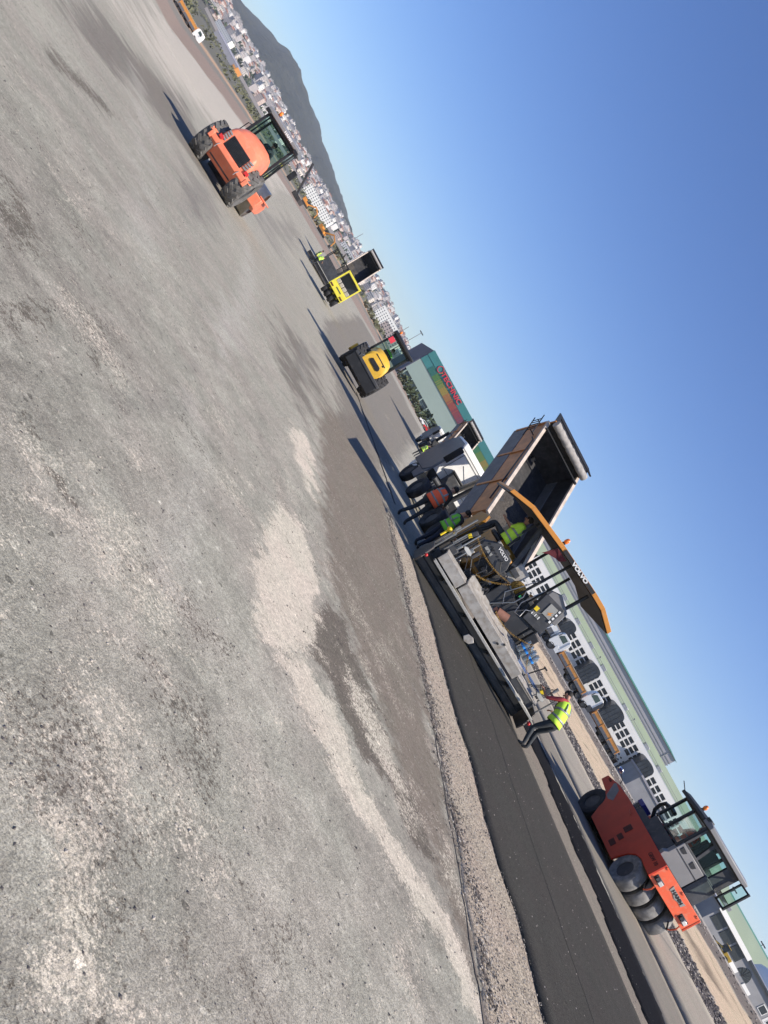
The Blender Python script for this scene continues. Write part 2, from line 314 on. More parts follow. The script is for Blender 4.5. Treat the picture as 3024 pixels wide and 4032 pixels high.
# ---------------------------------------------------------------- stains and dust patches (outlines in metres on the ground)
PATCH=[
('lane',(.175,.15,.122),.95,.3,[(-2.75,17.7),(-3.73,31.3),(.57,17),(1.94,11.3),(2.8,7.9),(3.2,5.95),(3.35,5.0),(3.1,4.9),(2.75,5.6),(2.52,6.06),(1.89,6.57),(1,7.5),(.13,9),(-1.2,12.6)]),
('farmat',(.165,.148,.128),.8,.5,[(-.5,20),(-1.3,27),(-2,44),(-8,120),(-30,131),(-13.7,55),(-6.6,32),(-4.3,26),(-2.5,20)]),
('dark1',(.135,.115,.092),1.,.22,[(.48,7.2),(.72,7.9),(1,7.5),(1.41,7.2),(1.89,6.6),(2.28,6.43),(2.59,6.1),(2.25,5.87),(1.88,6.1),(1.5,5.9),(1.2,6),(.88,6.17),(.65,6.1)]),
('lightin',(.31,.275,.23),.45,.2,[(.96,6.97),(1.35,7),(1.78,6.86),(2.14,6.4),(2.5,6.44),(2.3,6.2),(1.87,6.2),(1.49,6.3),(1.17,6.4)]),
('sandA',(.60,.535,.45),1.,.22,[(-.54,7.9),(-.33,8.6),(.17,7.9),(.51,6.9),(.63,6.04),(.62,5.37),(.32,5.2),(.08,5.5),(-.22,6.65)]),
('sandB',(.58,.51,.43),.95,.16,[(.52,5.3),(.68,5.9),(1.11,5.84),(1.51,5.55),(1.92,5.38),(2.35,5.54),(2.73,5.66),(3.05,5.56),(3.2,5.07),(2.96,4.99),(2.73,5.2),(2.26,5.08),(1.79,5.06),(1.38,5.07),(.93,5.2)]),
('sandC',(.58,.51,.43),.95,.3,[(-1.85,12.3),(-1.63,12.9),(-1.1,11.9),(-.71,10.3),(-1.14,10.7)]),
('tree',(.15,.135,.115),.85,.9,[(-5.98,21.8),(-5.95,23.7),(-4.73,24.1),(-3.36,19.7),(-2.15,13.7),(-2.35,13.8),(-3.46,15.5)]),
('band',(.165,.15,.13),.9,.7,[(-10.4,13.4),(-15.8,21.2),(-15.9,23.2),(-18.2,28.9),(-21.8,38),(-17,32.5),(-12.8,27.6),(-12.65,29.2),(-11.1,23.6),(-12,22.5),(-11.3,18.5),(-10.35,15)]),
('toplight',(.44,.4,.345),.9,3.,[(-19.1,26),(-51,73),(-100,150),(-75,150),(-52.8,130),(-33.2,73.5),(-25,44.5),(-20.4,31.9)]),
('spot',(.2,.185,.165),.7,.25,[(-6.97,9.6),(-7.77,10.75),(-7.71,10.94),(-8,13.3),(-7.45,12.2),(-7.08,10)]),
('l1',(.19,.18,.17),.7,.2,[(-3.5,5.6),(-3.3,5.8),(-2.87,5.55),(-2.56,5.06),(-2.5,4.7)]),
('l2',(.16,.15,.14),.8,.06,[(-1.29,3.69),(-1.28,3.8),(-1.14,3.8),(-1.16,3.69)]),
('l3',(.17,.16,.15),.7,.08,[(-2.2,5.44),(-2.2,5.58),(-1.78,5.2),(-1.76,5.1)]),
('l4',(.14,.13,.12),.8,.05,[(-.97,3.67),(-.93,3.77),(-.72,3.71),(-.78,3.65)]),
('l5',(.19,.18,.17),.7,.15,[(-2.07,4.3),(-2.19,5),(-2.05,4.84),(-1.85,4.1)]),
('bl2',(.52,.49,.43),.7,.12,[(.33,2.4),(.47,2.57),(.72,2.34),(.98,2.22),(.7,1.87),(.57,2.1)]),
('bl1',(.46,.43,.38),.7,.04,[(.02,2.53),(.09,2.62),(.15,2.59),(.12,2.52)]),
('smear',(.17,.155,.14),.7,.3,[(-8.6,17.1),(-8.5,18.5),(-6.9,16.5),(-6.86,15.8),(-7.4,15.8)]),
('smear2',(.2,.185,.165),.7,2.,[(-18.7,44.4),(-34,88),(-31,90),(-17.7,49),(-15.6,40)]),
('smear3',(.19,.175,.155),.6,.5,[(-10.6,20.5),(-9.6,22),(-8.2,20),(-7.8,18),(-8.8,17.6)]),
]
TRACKS=[((.14,.13,.12),.6,.05,[(-1.8,5.15),(-1.95,5.4),(-2.1,5.6),(-2.4,5.7),(-2.7,5.8)]),
((.21,.2,.18),.55,.09,[(-3.6,10.2),(-3.4,11.4),(-3.0,12.3),(-2.5,13.3)]),((.36,.34,.3),.5,.08,[(-4.8,13.5),(-4.1,12.6),(-3.6,11.7),(-2.8,10.),(-2.2,8.9)]),
((.38,.36,.32),.5,.35,[(-10.5,27),(-7.2,20.5),(-4.6,14.8),(-2.9,10)]),((.2,.19,.17),.4,.3,[(-12.2,26),(-9,19.5),(-6.3,14)]),((.37,.35,.31),.45,.4,[(-14,22),(-10,17),(-6.2,12),(-3.4,8)]),
((.2,.19,.17),.35,.12,[(-3.2,9),(-2.2,8),(-1.6,6.6),(-1.5,5)]),((.19,.18,.16),.5,.04,[(-1.5,9.2),(-1.46,9.0)]),((.22,.21,.19),.4,.25,[(-6.5,30),(-5.6,24),(-3.6,18)]),((.37,.35,.31),.35,.2,[(-1.9,7.4),(-1.0,6.1),(-.2,4.2)])]
def inpoly(px,py,poly):
    c=np.zeros(px.shape,bool);dm=np.full(px.shape,1e9);n=len(poly)
    for i in range(n):
        x1,y1=poly[i];x2,y2=poly[(i+1)%n]
        with np.errstate(divide='ignore',invalid='ignore'):
            xi=(x2-x1)*(py-y1)/(y2-y1)+x1 if y2!=y1 else np.full(px.shape,1e18)
        c^=((y1>py)!=(y2>py))&(px<xi)
        dx,dy=x2-x1,y2-y1;t=np.clip(((px-x1)*dx+(py-y1)*dy)/(dx*dx+dy*dy+1e-9),0,1)
        dm=np.minimum(dm,np.hypot(px-x1-t*dx,py-y1-t*dy))
    return np.where(c,dm,-dm)
def vnoise(x,y,s,oct_=4):
    # value noise in numpy
    r=np.zeros_like(x);a=.5;rs=np.random.RandomState(3);tab=rs.rand(256,256)
    for o in range(oct_):
        u=x*s+17.3*o;v=y*s+5.1*o;i=np.floor(u).astype(int);j=np.floor(v).astype(int);fu=u-i;fv=v-j;fu=fu*fu*(3-2*fu);fv=fv*fv*(3-2*fv)
        g=lambda a_,b_:tab[a_%256,b_%256]
        r+=a*((g(i,j)*(1-fu)+g(i+1,j)*fu)*(1-fv)+(g(i,j+1)*(1-fu)+g(i+1,j+1)*fu)*fv);s*=2.1;a*=.5
    return r/(1-.5**oct_)
def soil(x,y):
    D=np.hypot(x,y);p=x*.981+y*.196
    n1=vnoise(x,y,.35);n2=vnoise(x,y,2.5);n3=vnoise(x*3,y,.5)
    c=np.stack([.302*np.ones_like(x),.285*np.ones_like(x),.242*np.ones_like(x)],-1)
    n4=vnoise(x,y,9.);n5=vnoise(x,y,.8);nf=np.clip(1.25-D/16,.12,1);c*=(1+(n1-.5)*.3*np.clip(1.3-D/30,.25,1)+(n2-.5)*.4*nf+(n4-.5)*.5*nf*(D<14)+(n5-.5)*.3*np.clip(nf,.3,1))[:,None]
    global DUST,STAIN
    DUST=np.clip((vnoise(x,y,1.3)*.55+vnoise(x,y,5.)*.45-.5)*3.2,0,.42)*np.clip((15-D)/8,0,1);STAIN=np.zeros_like(x)
    STAIN=np.clip((.47-vnoise(x+40,y,.9)*.6-vnoise(x,y+30,5.)*.4)*4,0,.42)*np.clip((15-D)/8,0,1)
    def put(mask,col): 
        nonlocal c;m=np.clip(mask,0,1)[:,None];c=c*(1-m)+np.array(col)*m
    for nm,col,st,soft,poly in PATCH:
        d=inpoly(x,y,poly);nz=(vnoise(x,y,.9/soft)-.5)*2.6+(vnoise(x,y,4.5/soft)-.5)*1.6+(vnoise(x,y,11.)-.5)*2.2*(D<12)
        mk=np.clip(d/soft*.8+.5+nz*.55,0,1)
        if nm in ('sandA','sandB','sandC','bl1','bl2','lightin'): DUST=np.maximum(DUST,mk*(1.2 if nm in('sandA','sandC') else .95 if nm=='sandB' else .62));continue
        if nm in ('dark1','l1','l2','l3','l4','l5','spot'):
            STAIN=np.maximum(STAIN,mk*(1.1 if nm=='dark1' else .75));continue
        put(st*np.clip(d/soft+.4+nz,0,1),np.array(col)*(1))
    for col,st,wd,pl in TRACKS:
        dm=np.full(x.shape,1e9)
        for (x1,y1),(x2,y2) in zip(pl[:-1],pl[1:]):
            dx,dy=x2-x1,y2-y1;t_=np.clip(((x-x1)*dx+(y-y1)*dy)/(dx*dx+dy*dy),0,1);dm=np.minimum(dm,np.hypot(x-x1-t_*dx,y-y1-t_*dy))
        put(st*np.clip(1.3-dm/wd+(n2-.5),0,1)*(vnoise(x,y,1.1)>.36),col)
    # far earthworks, only beyond the worked surface
    a=np.where(y>1,x/np.maximum(y,1),2*np.sign(x));a=np.clip(a,-1.3,1.3)
    edge=np.interp(a,[-1.3,-.66,-.52,-.4,-.25,-.1,.05,.2],[105,105,120,145,150,170,190,60])
    e=(D-edge)/(edge*.06)+(n1-.5)*2
    put(np.clip(e,0,1)*(y>1),(.26,.2,.165))
    e2=(D-edge*1.7)/(edge*.1)+(n1-.5)*2;put(np.clip(e2,0,1)*(y>1)*(D<700),(.2,.185,.16))
    e3=1-np.abs(D-edge*2.6)/(edge*.35)+(n1-.5);put(np.clip(e3*2,0,1)*(y>1)*(a<.1),(.42,.28,.18))
    e4=(D-edge*3.1)/(edge*.3);put(np.clip(e4,0,1)*(y>1),(.13,.125,.1))
    put(np.clip((D-1100)/200,0,1)*(y>1),(.1,.095,.08))
    # banks to the right (p is the distance across the road)
    nz=(vnoise(x,y,1.7)-.5)*.9;pp=p+nz;near=(D<170)&(y>-20)
    b=lambda lo,hi,s=.15:np.clip((pp-lo)/s,0,1)*np.clip((hi-pp)/s,0,1)*near
    put(b(16.5,21.3),(.36,.33,.29)); put(b(21.3,23.9),(.105,.093,.088))
    sand=b(23.9,28.5);put(sand,(.55,.43,.30));put(sand*np.clip((vnoise(x*.3+y,y*.15,.9)-.57)*14,0,1)*np.clip(1-abs(pp-25.6)/1.0,0,1),(.22,.17,.12))
    put(sand*np.clip(1-abs(pp-27.4)/.12,0,1),(.36,.28,.19))
    put(b(28.5,31.5),(.17,.145,.125)); put(b(31.5,33.5),(.34,.31,.28)); put(b(33.5,400,.5),(.2,.195,.18))
    return np.clip(c,0,1)
def colour_mesh(me):
    n=len(me.vertices);co=np.empty(n*3);me.vertices.foreach_get('co',co);co=co.reshape(-1,3)
    c=soil(co[:,0],co[:,1]);at=me.color_attributes.new('soil','FLOAT_COLOR','POINT')
    at.data.foreach_set('color',np.concatenate([c,np.ones((n,1))],1).astype('f').ravel())
    for nm,ar in (('dust',DUST),('dark_stain',STAIN)):
        k=me.attributes.new(nm,'FLOAT','POINT');k.data.foreach_set('value',ar.astype('f'))
def grid_obj(name,pts,nu,nv,m,wrap=False,kind='structure',parent=None):
    me=bpy.data.meshes.new(name);fs=[]
    for i in range(nu-1 if not wrap else nu):
        for j in range(nv-1):
            a=i*nv+j;b=((i+1)%nu)*nv+j;fs.append((a,b,b+1,a+1))
    me.from_pydata(pts,[],fs);me.materials.append(m);me.shade_smooth()
    o=bpy.data.objects.new(name,me);COL.objects.link(o)
    if kind:o['kind']=kind
    if parent:o.parent=parent
    return o
# near ground in the road frame, finer close to the camera
ps=np.concatenate([np.arange(-34,-12,.45),np.arange(-12,-4,.16),np.arange(-4,6,.07),np.arange(6,36.01,.17)])
qs=np.concatenate([np.arange(-8,0,.8),np.arange(0,9,.07),np.arange(9,24,.16),np.arange(24,60.01,.4)])
pts=[]
for p in ps:
    for q_ in qs:
        x,y=XY(p,q_);pts.append((x,y,T(x,y)))
g=grid_obj('ground',pts,len(ps),len(qs),GM);colour_mesh(g.data)
# terrain to the horizon
th=np.concatenate([np.radians(np.arange(-48,48,.3)),np.radians(np.arange(48,312,3.))])
rs=[0.5]
while rs[-1]<9000: rs.append(rs[-1]*1.045+.1)
pts=[]
for t in th:
    for r_ in rs:
        x,y=math.sin(t)*r_,math.cos(t)*r_;p,q_=PQ(x,y)
        inside=-33.5<p<35.5 and -7.5<q_<59.5
        z=T(x,y)-(.35 if inside else 0.0)
        if r_>200: z+=(noise.noise(Vector((x*.004,y*.004,0))))*min(6,(r_-200)*.004)
        pts.append((x,y,z))
g=grid_obj('terrain',pts,len(th),len(rs),GM,wrap=True);colour_mesh(g.data)
# crisp strips laid along the road
def strip(name,p0,p1,q0,q1,lift,m,jit=.04,thick=0,dq=.12,np_=6,hump=0):
    qq=np.arange(q0,q1,dq);pts=[];sd=hash(name)%97 if False else len(name)*3.7
    for q_ in qq:
        a=p0(q_) if callable(p0) else p0;b=p1(q_) if callable(p1) else p1
        a+=jit*2*noise.noise(Vector((q_*1.1,sd,0)))+jit*noise.noise(Vector((q_*6,sd,3)));b+=jit*2*noise.noise(Vector((q_*1.1,sd,9)))+jit*noise.noise(Vector((q_*6,sd,5)))
        row=[(a-.01,-.04)]+[(a+(b-a)*k/np_,lift+thick+hump*math.sin(math.pi*k/np_)) for k in range(np_+1)]+[(b+.01,-.04)]
        for pv,dz in row:
            x,y=XY(pv,q_);pts.append((x,y,T(x,y)+dz+ (0.6*hump*noise.noise(Vector((x*5,y*5,0))) if hump else 0)))
    return grid_obj(name,pts,len(qq),np_+3,m)
AL=lambda q_:float(np.interp(q_,[0,5.8,6.8,7.24,8,9.35,10.3,11.2,13.8,17.3,20],[5.6,5.5,5.47,5.33,5.27,5.28,5.15,5.08,5.02,4.72,4.5]))
AR=lambda q_:float(np.interp(q_,[0,9.5,12,16,18,25],[10.4,10.15,9.75,9.15,8.9,8.9]))
JN=lambda q_:float(np.interp(q_,[4.5,7,9,11.5,13.2,18],[4.17,4.21,4.2,4.12,3.95,3.72]))
FU=lambda q_:float(np.interp(q_,[4.7,5.4,6.2,7.8,9.2,10.3,12,18],[4.46,4.52,4.42,4.33,4.3,4.2,4.13,3.9]))
strip('gravel_strip',lambda q_:JN(q_)+.06,lambda q_:AL(q_)+.05,-2,18,.004,ground_mat('gravel_ground',False,(.35,.295,.235),(.25,1.8),60,1.2,False),.05,dq=.06,np_=14,hump=.014)
strip('gravel_furrow',lambda q_:FU(q_)-.05,lambda q_:FU(q_)+.05,-2,19,.009,ground_mat('dark_crumbs',False,(.12,.1,.085),(.15,2.4),60,1.2,False),.12,dq=.04)
strip('joint_line',lambda q_:JN(q_)-.008,lambda q_:JN(q_)+.008,-2,18,.006,ground_mat('joint_dark',False,(.15,.13,.11),(.5,1.6),120,.5,False),.03)
asph=ground_mat('fresh_asphalt',False,(.047,.044,.039),(.4,1.9),150,.6,True,spec=.08)
strip('asphalt_road',AL,AR,-3,17.6,.008,asph,.03,thick=.02,dq=.1,np_=20)
strip('mat_joint',lambda q_:7.153-.03*math.sin(q_*.7),lambda q_:7.167-.03*math.sin(q_*.7)+.012*math.sin(q_*5.3),-3,17.2,.0305,ground_mat('joint_black',False,(.034,.032,.029),(.7,1.3),100,.5,False),.03)
tarm=ground_mat('tar_coat',False,(.013,.013,.015),(.35,1.9),110,.8,False,spec=.02)
strip('base_course',AR,lambda q_:11.3,-3,44,.006,ground_mat('base_gravel',False,(.19,.165,.135),(.5,1.6),120,.6,True),.05,np_=6)
strip('tar_strip',lambda q_:float(np.interp(q_,[0,10,16,30],[11.0,10.9,10.9,10.3])),lambda q_:float(np.interp(q_,[0,13,20,30],[12.5,12.9,12.7,12.4])),-3,60,.014,tarm,.13,dq=.07)
strip('seam_line',lambda q_:2.15+(38.3-q_)*.135-.045,lambda q_:2.15+(38.3-q_)*.135+.045,22,39.5,.02,ground_mat('seam_dark',False,(.05,.045,.04),(.5,1.6),60,.5,False),.03)
conc=ground_mat('gutter_concrete',False,(.3,.27,.225),(.8,1.2),150,.3,True)
strip('concrete_gutter',12.95,16.35,-3,60,.008,ground_mat('worn_concrete',False,(.2,.18,.15),(.75,1.25),150,.3,True),.05)
strip('kerb_apron',16.55,21.0,-3,60,.05,conc,.06)
strip('expansion_joint',16.36,16.54,-3,60,.004,ground_mat('apron_joint_dark',False,(.06,.055,.05),(.7,1.3),100,.5,False),.02)  # narrow dark joint between gutter and apron
for i,q_ in enumerate([12.5,20,28,36.5]):
    a=MB();pl=[]
    for k in range(14):
        p=16.6+k*4.3/13
        for dq in (-.025,.025):
            x,y=XY(p,q_+dq);pl.append((x,y,T(x,y)+.0545))
    o=grid_obj('slab_joint',pl,14,2,M('print_dark_red') if 0 else M('dark_grey'))
# loose stones: furrow, gravel strip and the stony verge
def stones(name,label,n,pr,qr,sr,mats,seed,dens=None,lift=0,base=None):
    r_=random.Random(seed);m=MB()
    bs=base;base=[(0,0,.7),(1,0,0),(0,1,0),(-1,0,0),(0,-1,0),(0,0,-.6)];fs=[(0,1,2),(0,2,3),(0,3,4),(0,4,1),(5,2,1),(5,3,2),(5,4,3),(5,1,4)]
    for i in range(n):
        p=r_.uniform(*pr) if dens is None else min(pr[1],max(pr[0],r_.gauss(sum(pr)/2,(pr[1]-pr[0])*dens)));u=r_.random();q_=qr[0]+(qr[1]-qr[0])*u**1.6
        if bs: p+=bs(q_)
        x,y=XY(p,q_);z=T(x,y)+lift;s=r_.uniform(*sr)*r_.uniform(.5,1.3);a=r_.uniform(0,6.3);ca,sa=math.cos(a),math.sin(a);sx,sy,sz=s*r_.uniform(.7,1.3),s*r_.uniform(.7,1.2),s*r_.uniform(.5,.9)
        m.mi(r_.randrange(len(mats)));m.add([(x+(v[0]*ca*sx-v[1]*sa*sy)*r_.uniform(.8,1.2),y+(v[0]*sa*sx+v[1]*ca*sy),z+v[2]*sz+sz*.3) for v in base],fs)
    o=m.build(name,mats,smooth=False,recalc=False);tag(o,label,'gravel' if 'gravel' in name or 'pebble' in name else 'rocks',kind='stuff');return o
stones('gravel','loose pale and brown gravel scattered along the edge of the fresh asphalt',14000,(4.3,5.5),(1,18),(.004,.011),['stone_pale','stone_dark','stone_pale'],1,lift=.02)
stones('dark_crumb_gravel','dark asphalt crumbs lying in the furrow beside the gravel',9000,(-.5,.5),(1,18),(.004,.015),['stone_dark','hot_asphalt','stone_pale'],2,.13,lift=.01,base=FU)
stones('verge_rocks','broken dark rubble heaped along the verge behind the concrete apron',12000,(21.3,23.9),(4,75),(.025,.075),['stone_dark','stone_dark','stone_dark','stone_pale'],3)
stones('bank_rubble','brown stones scattered over the top of the sandy bank',1500,(28.6,31.4),(2,100),(.03,.1),['stone_dark','stone_pale'],4)
stones('pebbles','small dark crumbs sprinkled over the fresh asphalt and base course',2600,(5.4,11.5),(2,17),(.004,.011),['stone_dark','stone_dark','stone_pale'],5,lift=.026)
stones('ground_pebbles','tiny loose pebbles scattered over the milled surface',14000,(-7,4),(1,20),(.003,.009),['stone_pale','stone_dark'],6)
# ---------------------------------------------------------------- people
def human(label,loc,az,pose=None,scale=1.0,shirt='shirt_dark',pants='trouser_dark',vest='vest_orange',cap=None,cat='person',group=None,tilt=0,fingers=True,detail=1,hat='hair'):
    J=dict(pelvis=(0,0,.95),waist=(0,.005,1.08),chest=(0,0,1.27),neck=(0,0,1.47),head=(0,.02,1.60),
      shL=(-.18,0,1.41),elL=(-.25,-.03,1.13),wrL=(-.27,.06,.9),shR=(.18,0,1.41),elR=(.25,-.03,1.13),wrR=(.27,.06,.9),
      hipL=(-.1,0,.9),knL=(-.12,.03,.5),anL=(-.13,-.02,.09),hipR=(.1,0,.9),knR=(.12,.03,.5),anR=(.13,-.02,.09),footL=0,footR=0)
    if pose: J.update(pose)
    J={k:(Vector(v) if v else v) for k,v in J.items()}
    fdir=J.get('fdir',Vector((0,1,0)))
    for s_ in 'LR':
        if not J['foot'+s_]: J['foot'+s_]=J['an'+s_]+Vector((0,.15,-.055))
    vs=[];es=[];rad=[];cls=[]
    def v(p,rx,ry=None): vs.append(Vector(p));rad.append((rx,ry or rx));return len(vs)-1
    def e(a,b,c): es.append((a,b));cls.append((vs[a],vs[b],c));return b
    pel=v(J['pelvis'],.15,.11);wa=e(pel,v(J['waist'],.135,.1),'shirt');ch=e(wa,v(J['chest'],.165,.115),'shirt')
    up=e(ch,v((J['chest']+(J['neck']-J['chest'])*.7),.13,.09),'shirt');nk=e(up,v(J['neck'],.055),'shirt')
    hd=(J['head']-J['neck']).normalized();h1=e(nk,v(J['neck']+hd*.06,.05),'skin');h2=e(h1,v(J['head']-hd*.03,.078,.085),'skin');h3=e(h2,v(J['head']+hd*.05,.082,.095),'skin');h4=e(h3,v(J['head']+hd*.11,.05,.06),'hair')
    hands=[]
    for s_ in 'LR':
        a=e(up,v(J['sh'+s_],.068),'shirt');b=e(a,v((J['sh'+s_]+J['el'+s_])/2,.055),'shirt');b=e(b,v(J['el'+s_],.042),'shirt');c=e(b,v((J['el'+s_]*.5+J['wr'+s_]*.5),.038),'skin' if detail else 'shirt');c=e(c,v(J['wr'+s_],.027),'skin')
        d=(J['wr'+s_]-J['el'+s_]).normalized();pm=e(c,v(J['wr'+s_]+d*.06,.036,.02),'skin')
        if fingers:
            side=d.cross(Vector((0,0,1) if abs(d.z)<.8 else (0,1,0))).normalized();bend=side.cross(d)
            for k,(o_,ln) in enumerate(((-.03,.075),(-.01,.085),(.01,.08),(.028,.065))):
                f0=e(pm,v(J['wr'+s_]+d*.095+side*o_,.0095),'skin');f1=e(f0,v(vs[f0]+d*ln*.5-bend*.012,.0085),'skin');e(f1,v(vs[f1]+d*ln*.35-bend*.028,.007),'skin')
            t0=e(pm,v(J['wr'+s_]+d*.045+side*-.05,.011),'skin');e(t0,v(vs[t0]+d*.04-side*.008-bend*.015,.009),'skin')
        else: e(pm,v(vs[pm]+d*.07,.025,.015),'skin')
        a=e(pel,v(J['hip'+s_],.098),'pants');b=e(a,v(J['hip'+s_]*.5+J['kn'+s_]*.5,.083),'pants');b=e(b,v(J['kn'+s_],.062),'pants');c=e(b,v(J['kn'+s_]*.6+J['an'+s_]*.4,.06),'pants');c=e(c,v(J['an'+s_]+Vector((0,0,.02)),.045),'pants')
        e(c,v(J['foot'+s_]*.5+J['an'+s_]*.5+Vector((0,0,-.02)),.043,.04),'boot');e(len(vs)-1,v(J['foot'+s_],.038,.03),'boot')
    me=bpy.data.meshes.new('body');me.from_pydata(vs,es,[]);o=bpy.data.objects.new('person',me);COL.objects.link(o)
    o.modifiers.new('skin','SKIN').use_smooth_shade=True
    sv=me.skin_vertices[0].data
    for i,(a,b) in enumerate(rad): sv[i].radius=(a,b)
    sv[0].use_root=True
    ss=o.modifiers.new('sub','SUBSURF');ss.levels=1;ss.render_levels=1
    bpy.context.view_layer.update()
    nm=bpy.data.meshes.new_from_object(o.evaluated_get(bpy.context.evaluated_depsgraph_get()))
    o.modifiers.clear();o.data=nm;nm.materials.clear()
    order=['shirt','pants','skin','boot','hair'];mm=[shirt,pants,'skin','boot','hair']
    for x in mm: nm.materials.append(M(x))
    for f in nm.polygons:
        c=f.center;best=1e9;bk=0
        for a,b,k in cls:
            ab=b-a;t=max(0,min(1,(c-a).dot(ab)/max(1e-9,ab.length_squared)));dd=(c-a-ab*t).length
            if dd<best: best=dd;bk=k
        f.material_index=order.index(bk);f.use_smooth=True
    o.location=loc;o.rotation_euler=(Matrix.Rotation(-math.atan(tilt),3,'Y')@Matrix.Rotation(-R(az),3,'Z')).to_euler();o.scale=(scale,)*3
    tag(o,label,cat,group)
    H=J['head']
    # hair or cap, nose, eyes
    up_=hd;fw=(Vector((0,1,0))-up_*up_.y).normalized();rt=fw.cross(up_);mtx=Matrix((rt,fw,up_)).transposed()
    def ell(mb,c,r,n=12,m_=8,cut=None):
        q=MB();q.sph((0,0,0),r,n,m_)
        mb.add([H+mtx@(Vector(x)+Vector(c)) for x in q.v],q.f)
    k=MB();ell(k,(0,-.018,.045),(.088,.1,.085))
    if cap:
        k.mi(1);ell(k,(0,0,.065),(.095,.108,.07));ell(k,(0,.11,.05),(.07,.07,.012))
    k.build('hair' if not cap else 'cap',['hair',cap or 'hair'],o)
    k=MB();ell(k,(0,.098,.0),(.014,.02,.024),6,5);ell(k,(-.088,0,-.0),(.012,.022,.03),6,5);ell(k,(.088,0,-.0),(.012,.022,.03),6,5);k.build('nose_and_ears','skin',o)
    k=MB();ell(k,(-.032,.088,.03),(.012,.008,.007),6,5);ell(k,(.032,.088,.03),(.012,.008,.007),6,5);k.build('eyes','print_black',o)
    k=MB();ell(k,(0,.088,-.045),(.025,.01,.006),6,5);k.build('mouth','print_dark_red',o)
    if vest:
        ax=[J['pelvis']+(J['pelvis']-J['waist']).normalized()*.06,J['pelvis'],J['waist'],J['chest']*.6+J['waist']*.4,J['chest'],J['chest']*.45+J['neck']*.55,J['neck']*.85+J['chest']*.15]
        rx=[.215,.21,.195,.2,.21,.2,.09];ry=[.165,.16,.14,.145,.145,.12,.085]
        shv=(J['shR']-J['shL']).normalized();n=20
        def ringp(i,kx=0,t=None):
            d=(ax[min(i+1,6)]-ax[max(i-1,0)]).normalized();x=(shv-d*shv.dot(d)).normalized();y=d.cross(x)
            return d,x,y
        vb=MB();P_=[]
        for i in range(7):
            d,x,y=ringp(i)
            for k_ in range(n):
                a=2*math.pi*k_/n;w_=1+.05*math.sin(a*5+i*1.3)*(1 if i<3 else .4)
                P_.append(ax[i]+x*math.cos(a)*rx[i]*w_+y*math.sin(a)*ry[i]*w_)
        vb.add(P_,[(i*n+k_,i*n+(k_+1)%n,(i+1)*n+(k_+1)%n,(i+1)*n+k_) for i in range(6) for k_ in range(n)])
        vo=vb.build('vest',vest,o);sd=vo.modifiers.new('solid','SOLIDIFY');sd.thickness=.008;sd.offset=1
        st=MB()
        for f_ in (1.6,3.0):
            i=int(f_);fr=f_-i;Q=[]
            d,x,y=ringp(i);c=ax[i]*(1-fr)+ax[i+1]*fr;a_=rx[i]*(1-fr)+rx[i+1]*fr+.012;b_=ry[i]*(1-fr)+ry[i+1]*fr+.012
            for h in (-.026,.026):
                for k_ in range(n):
                    a=2*math.pi*k_/n;w_=1+.05*math.sin(a*5+f_*1.3)*(1 if f_<3 else .4);Q.append(c+x*math.cos(a)*a_*w_+y*math.sin(a)*b_*w_+d*h)
            st.add(Q,[(k_,(k_+1)%n,n+(k_+1)%n,n+k_) for k_ in range(n)])
        d,x,y=ringp(3)
        for sx in (-.11,.11):
            for sy in (-1,1):
                p=[ax[3]+x*sx+y*sy*(ry[3]*.87+.018),ax[4]+x*sx+y*sy*(ry[4]*.87+.018),ax[5]+x*sx*.85+y*sy*(ry[5]*.85+.016)]
                st.add([q_+x*w_ for q_ in p for w_ in (-.025,.025)],[(0,1,3,2),(2,3,5,4)])
        so_=st.build('reflective_band','reflective',o);s2=so_.modifiers.new('solid','SOLIDIFY');s2.thickness=.004;s2.offset=1
    return o
SEAT=dict(pelvis=(0,-.02,.5),waist=(0,-.02,.64),chest=(0,.0,.86),neck=(0,.03,1.06),head=(0,.06,1.19),shL=(-.18,.0,1.0),shR=(.18,.0,1.0),elL=(-.24,.1,.75),wrL=(-.18,.36,.76),elR=(.24,.1,.75),wrR=(.18,.36,.76),hipL=(-.1,.02,.48),hipR=(.1,.02,.48),knL=(-.14,.45,.5),knR=(.14,.45,.5),anL=(-.14,.5,.09),anR=(.14,.5,.09))

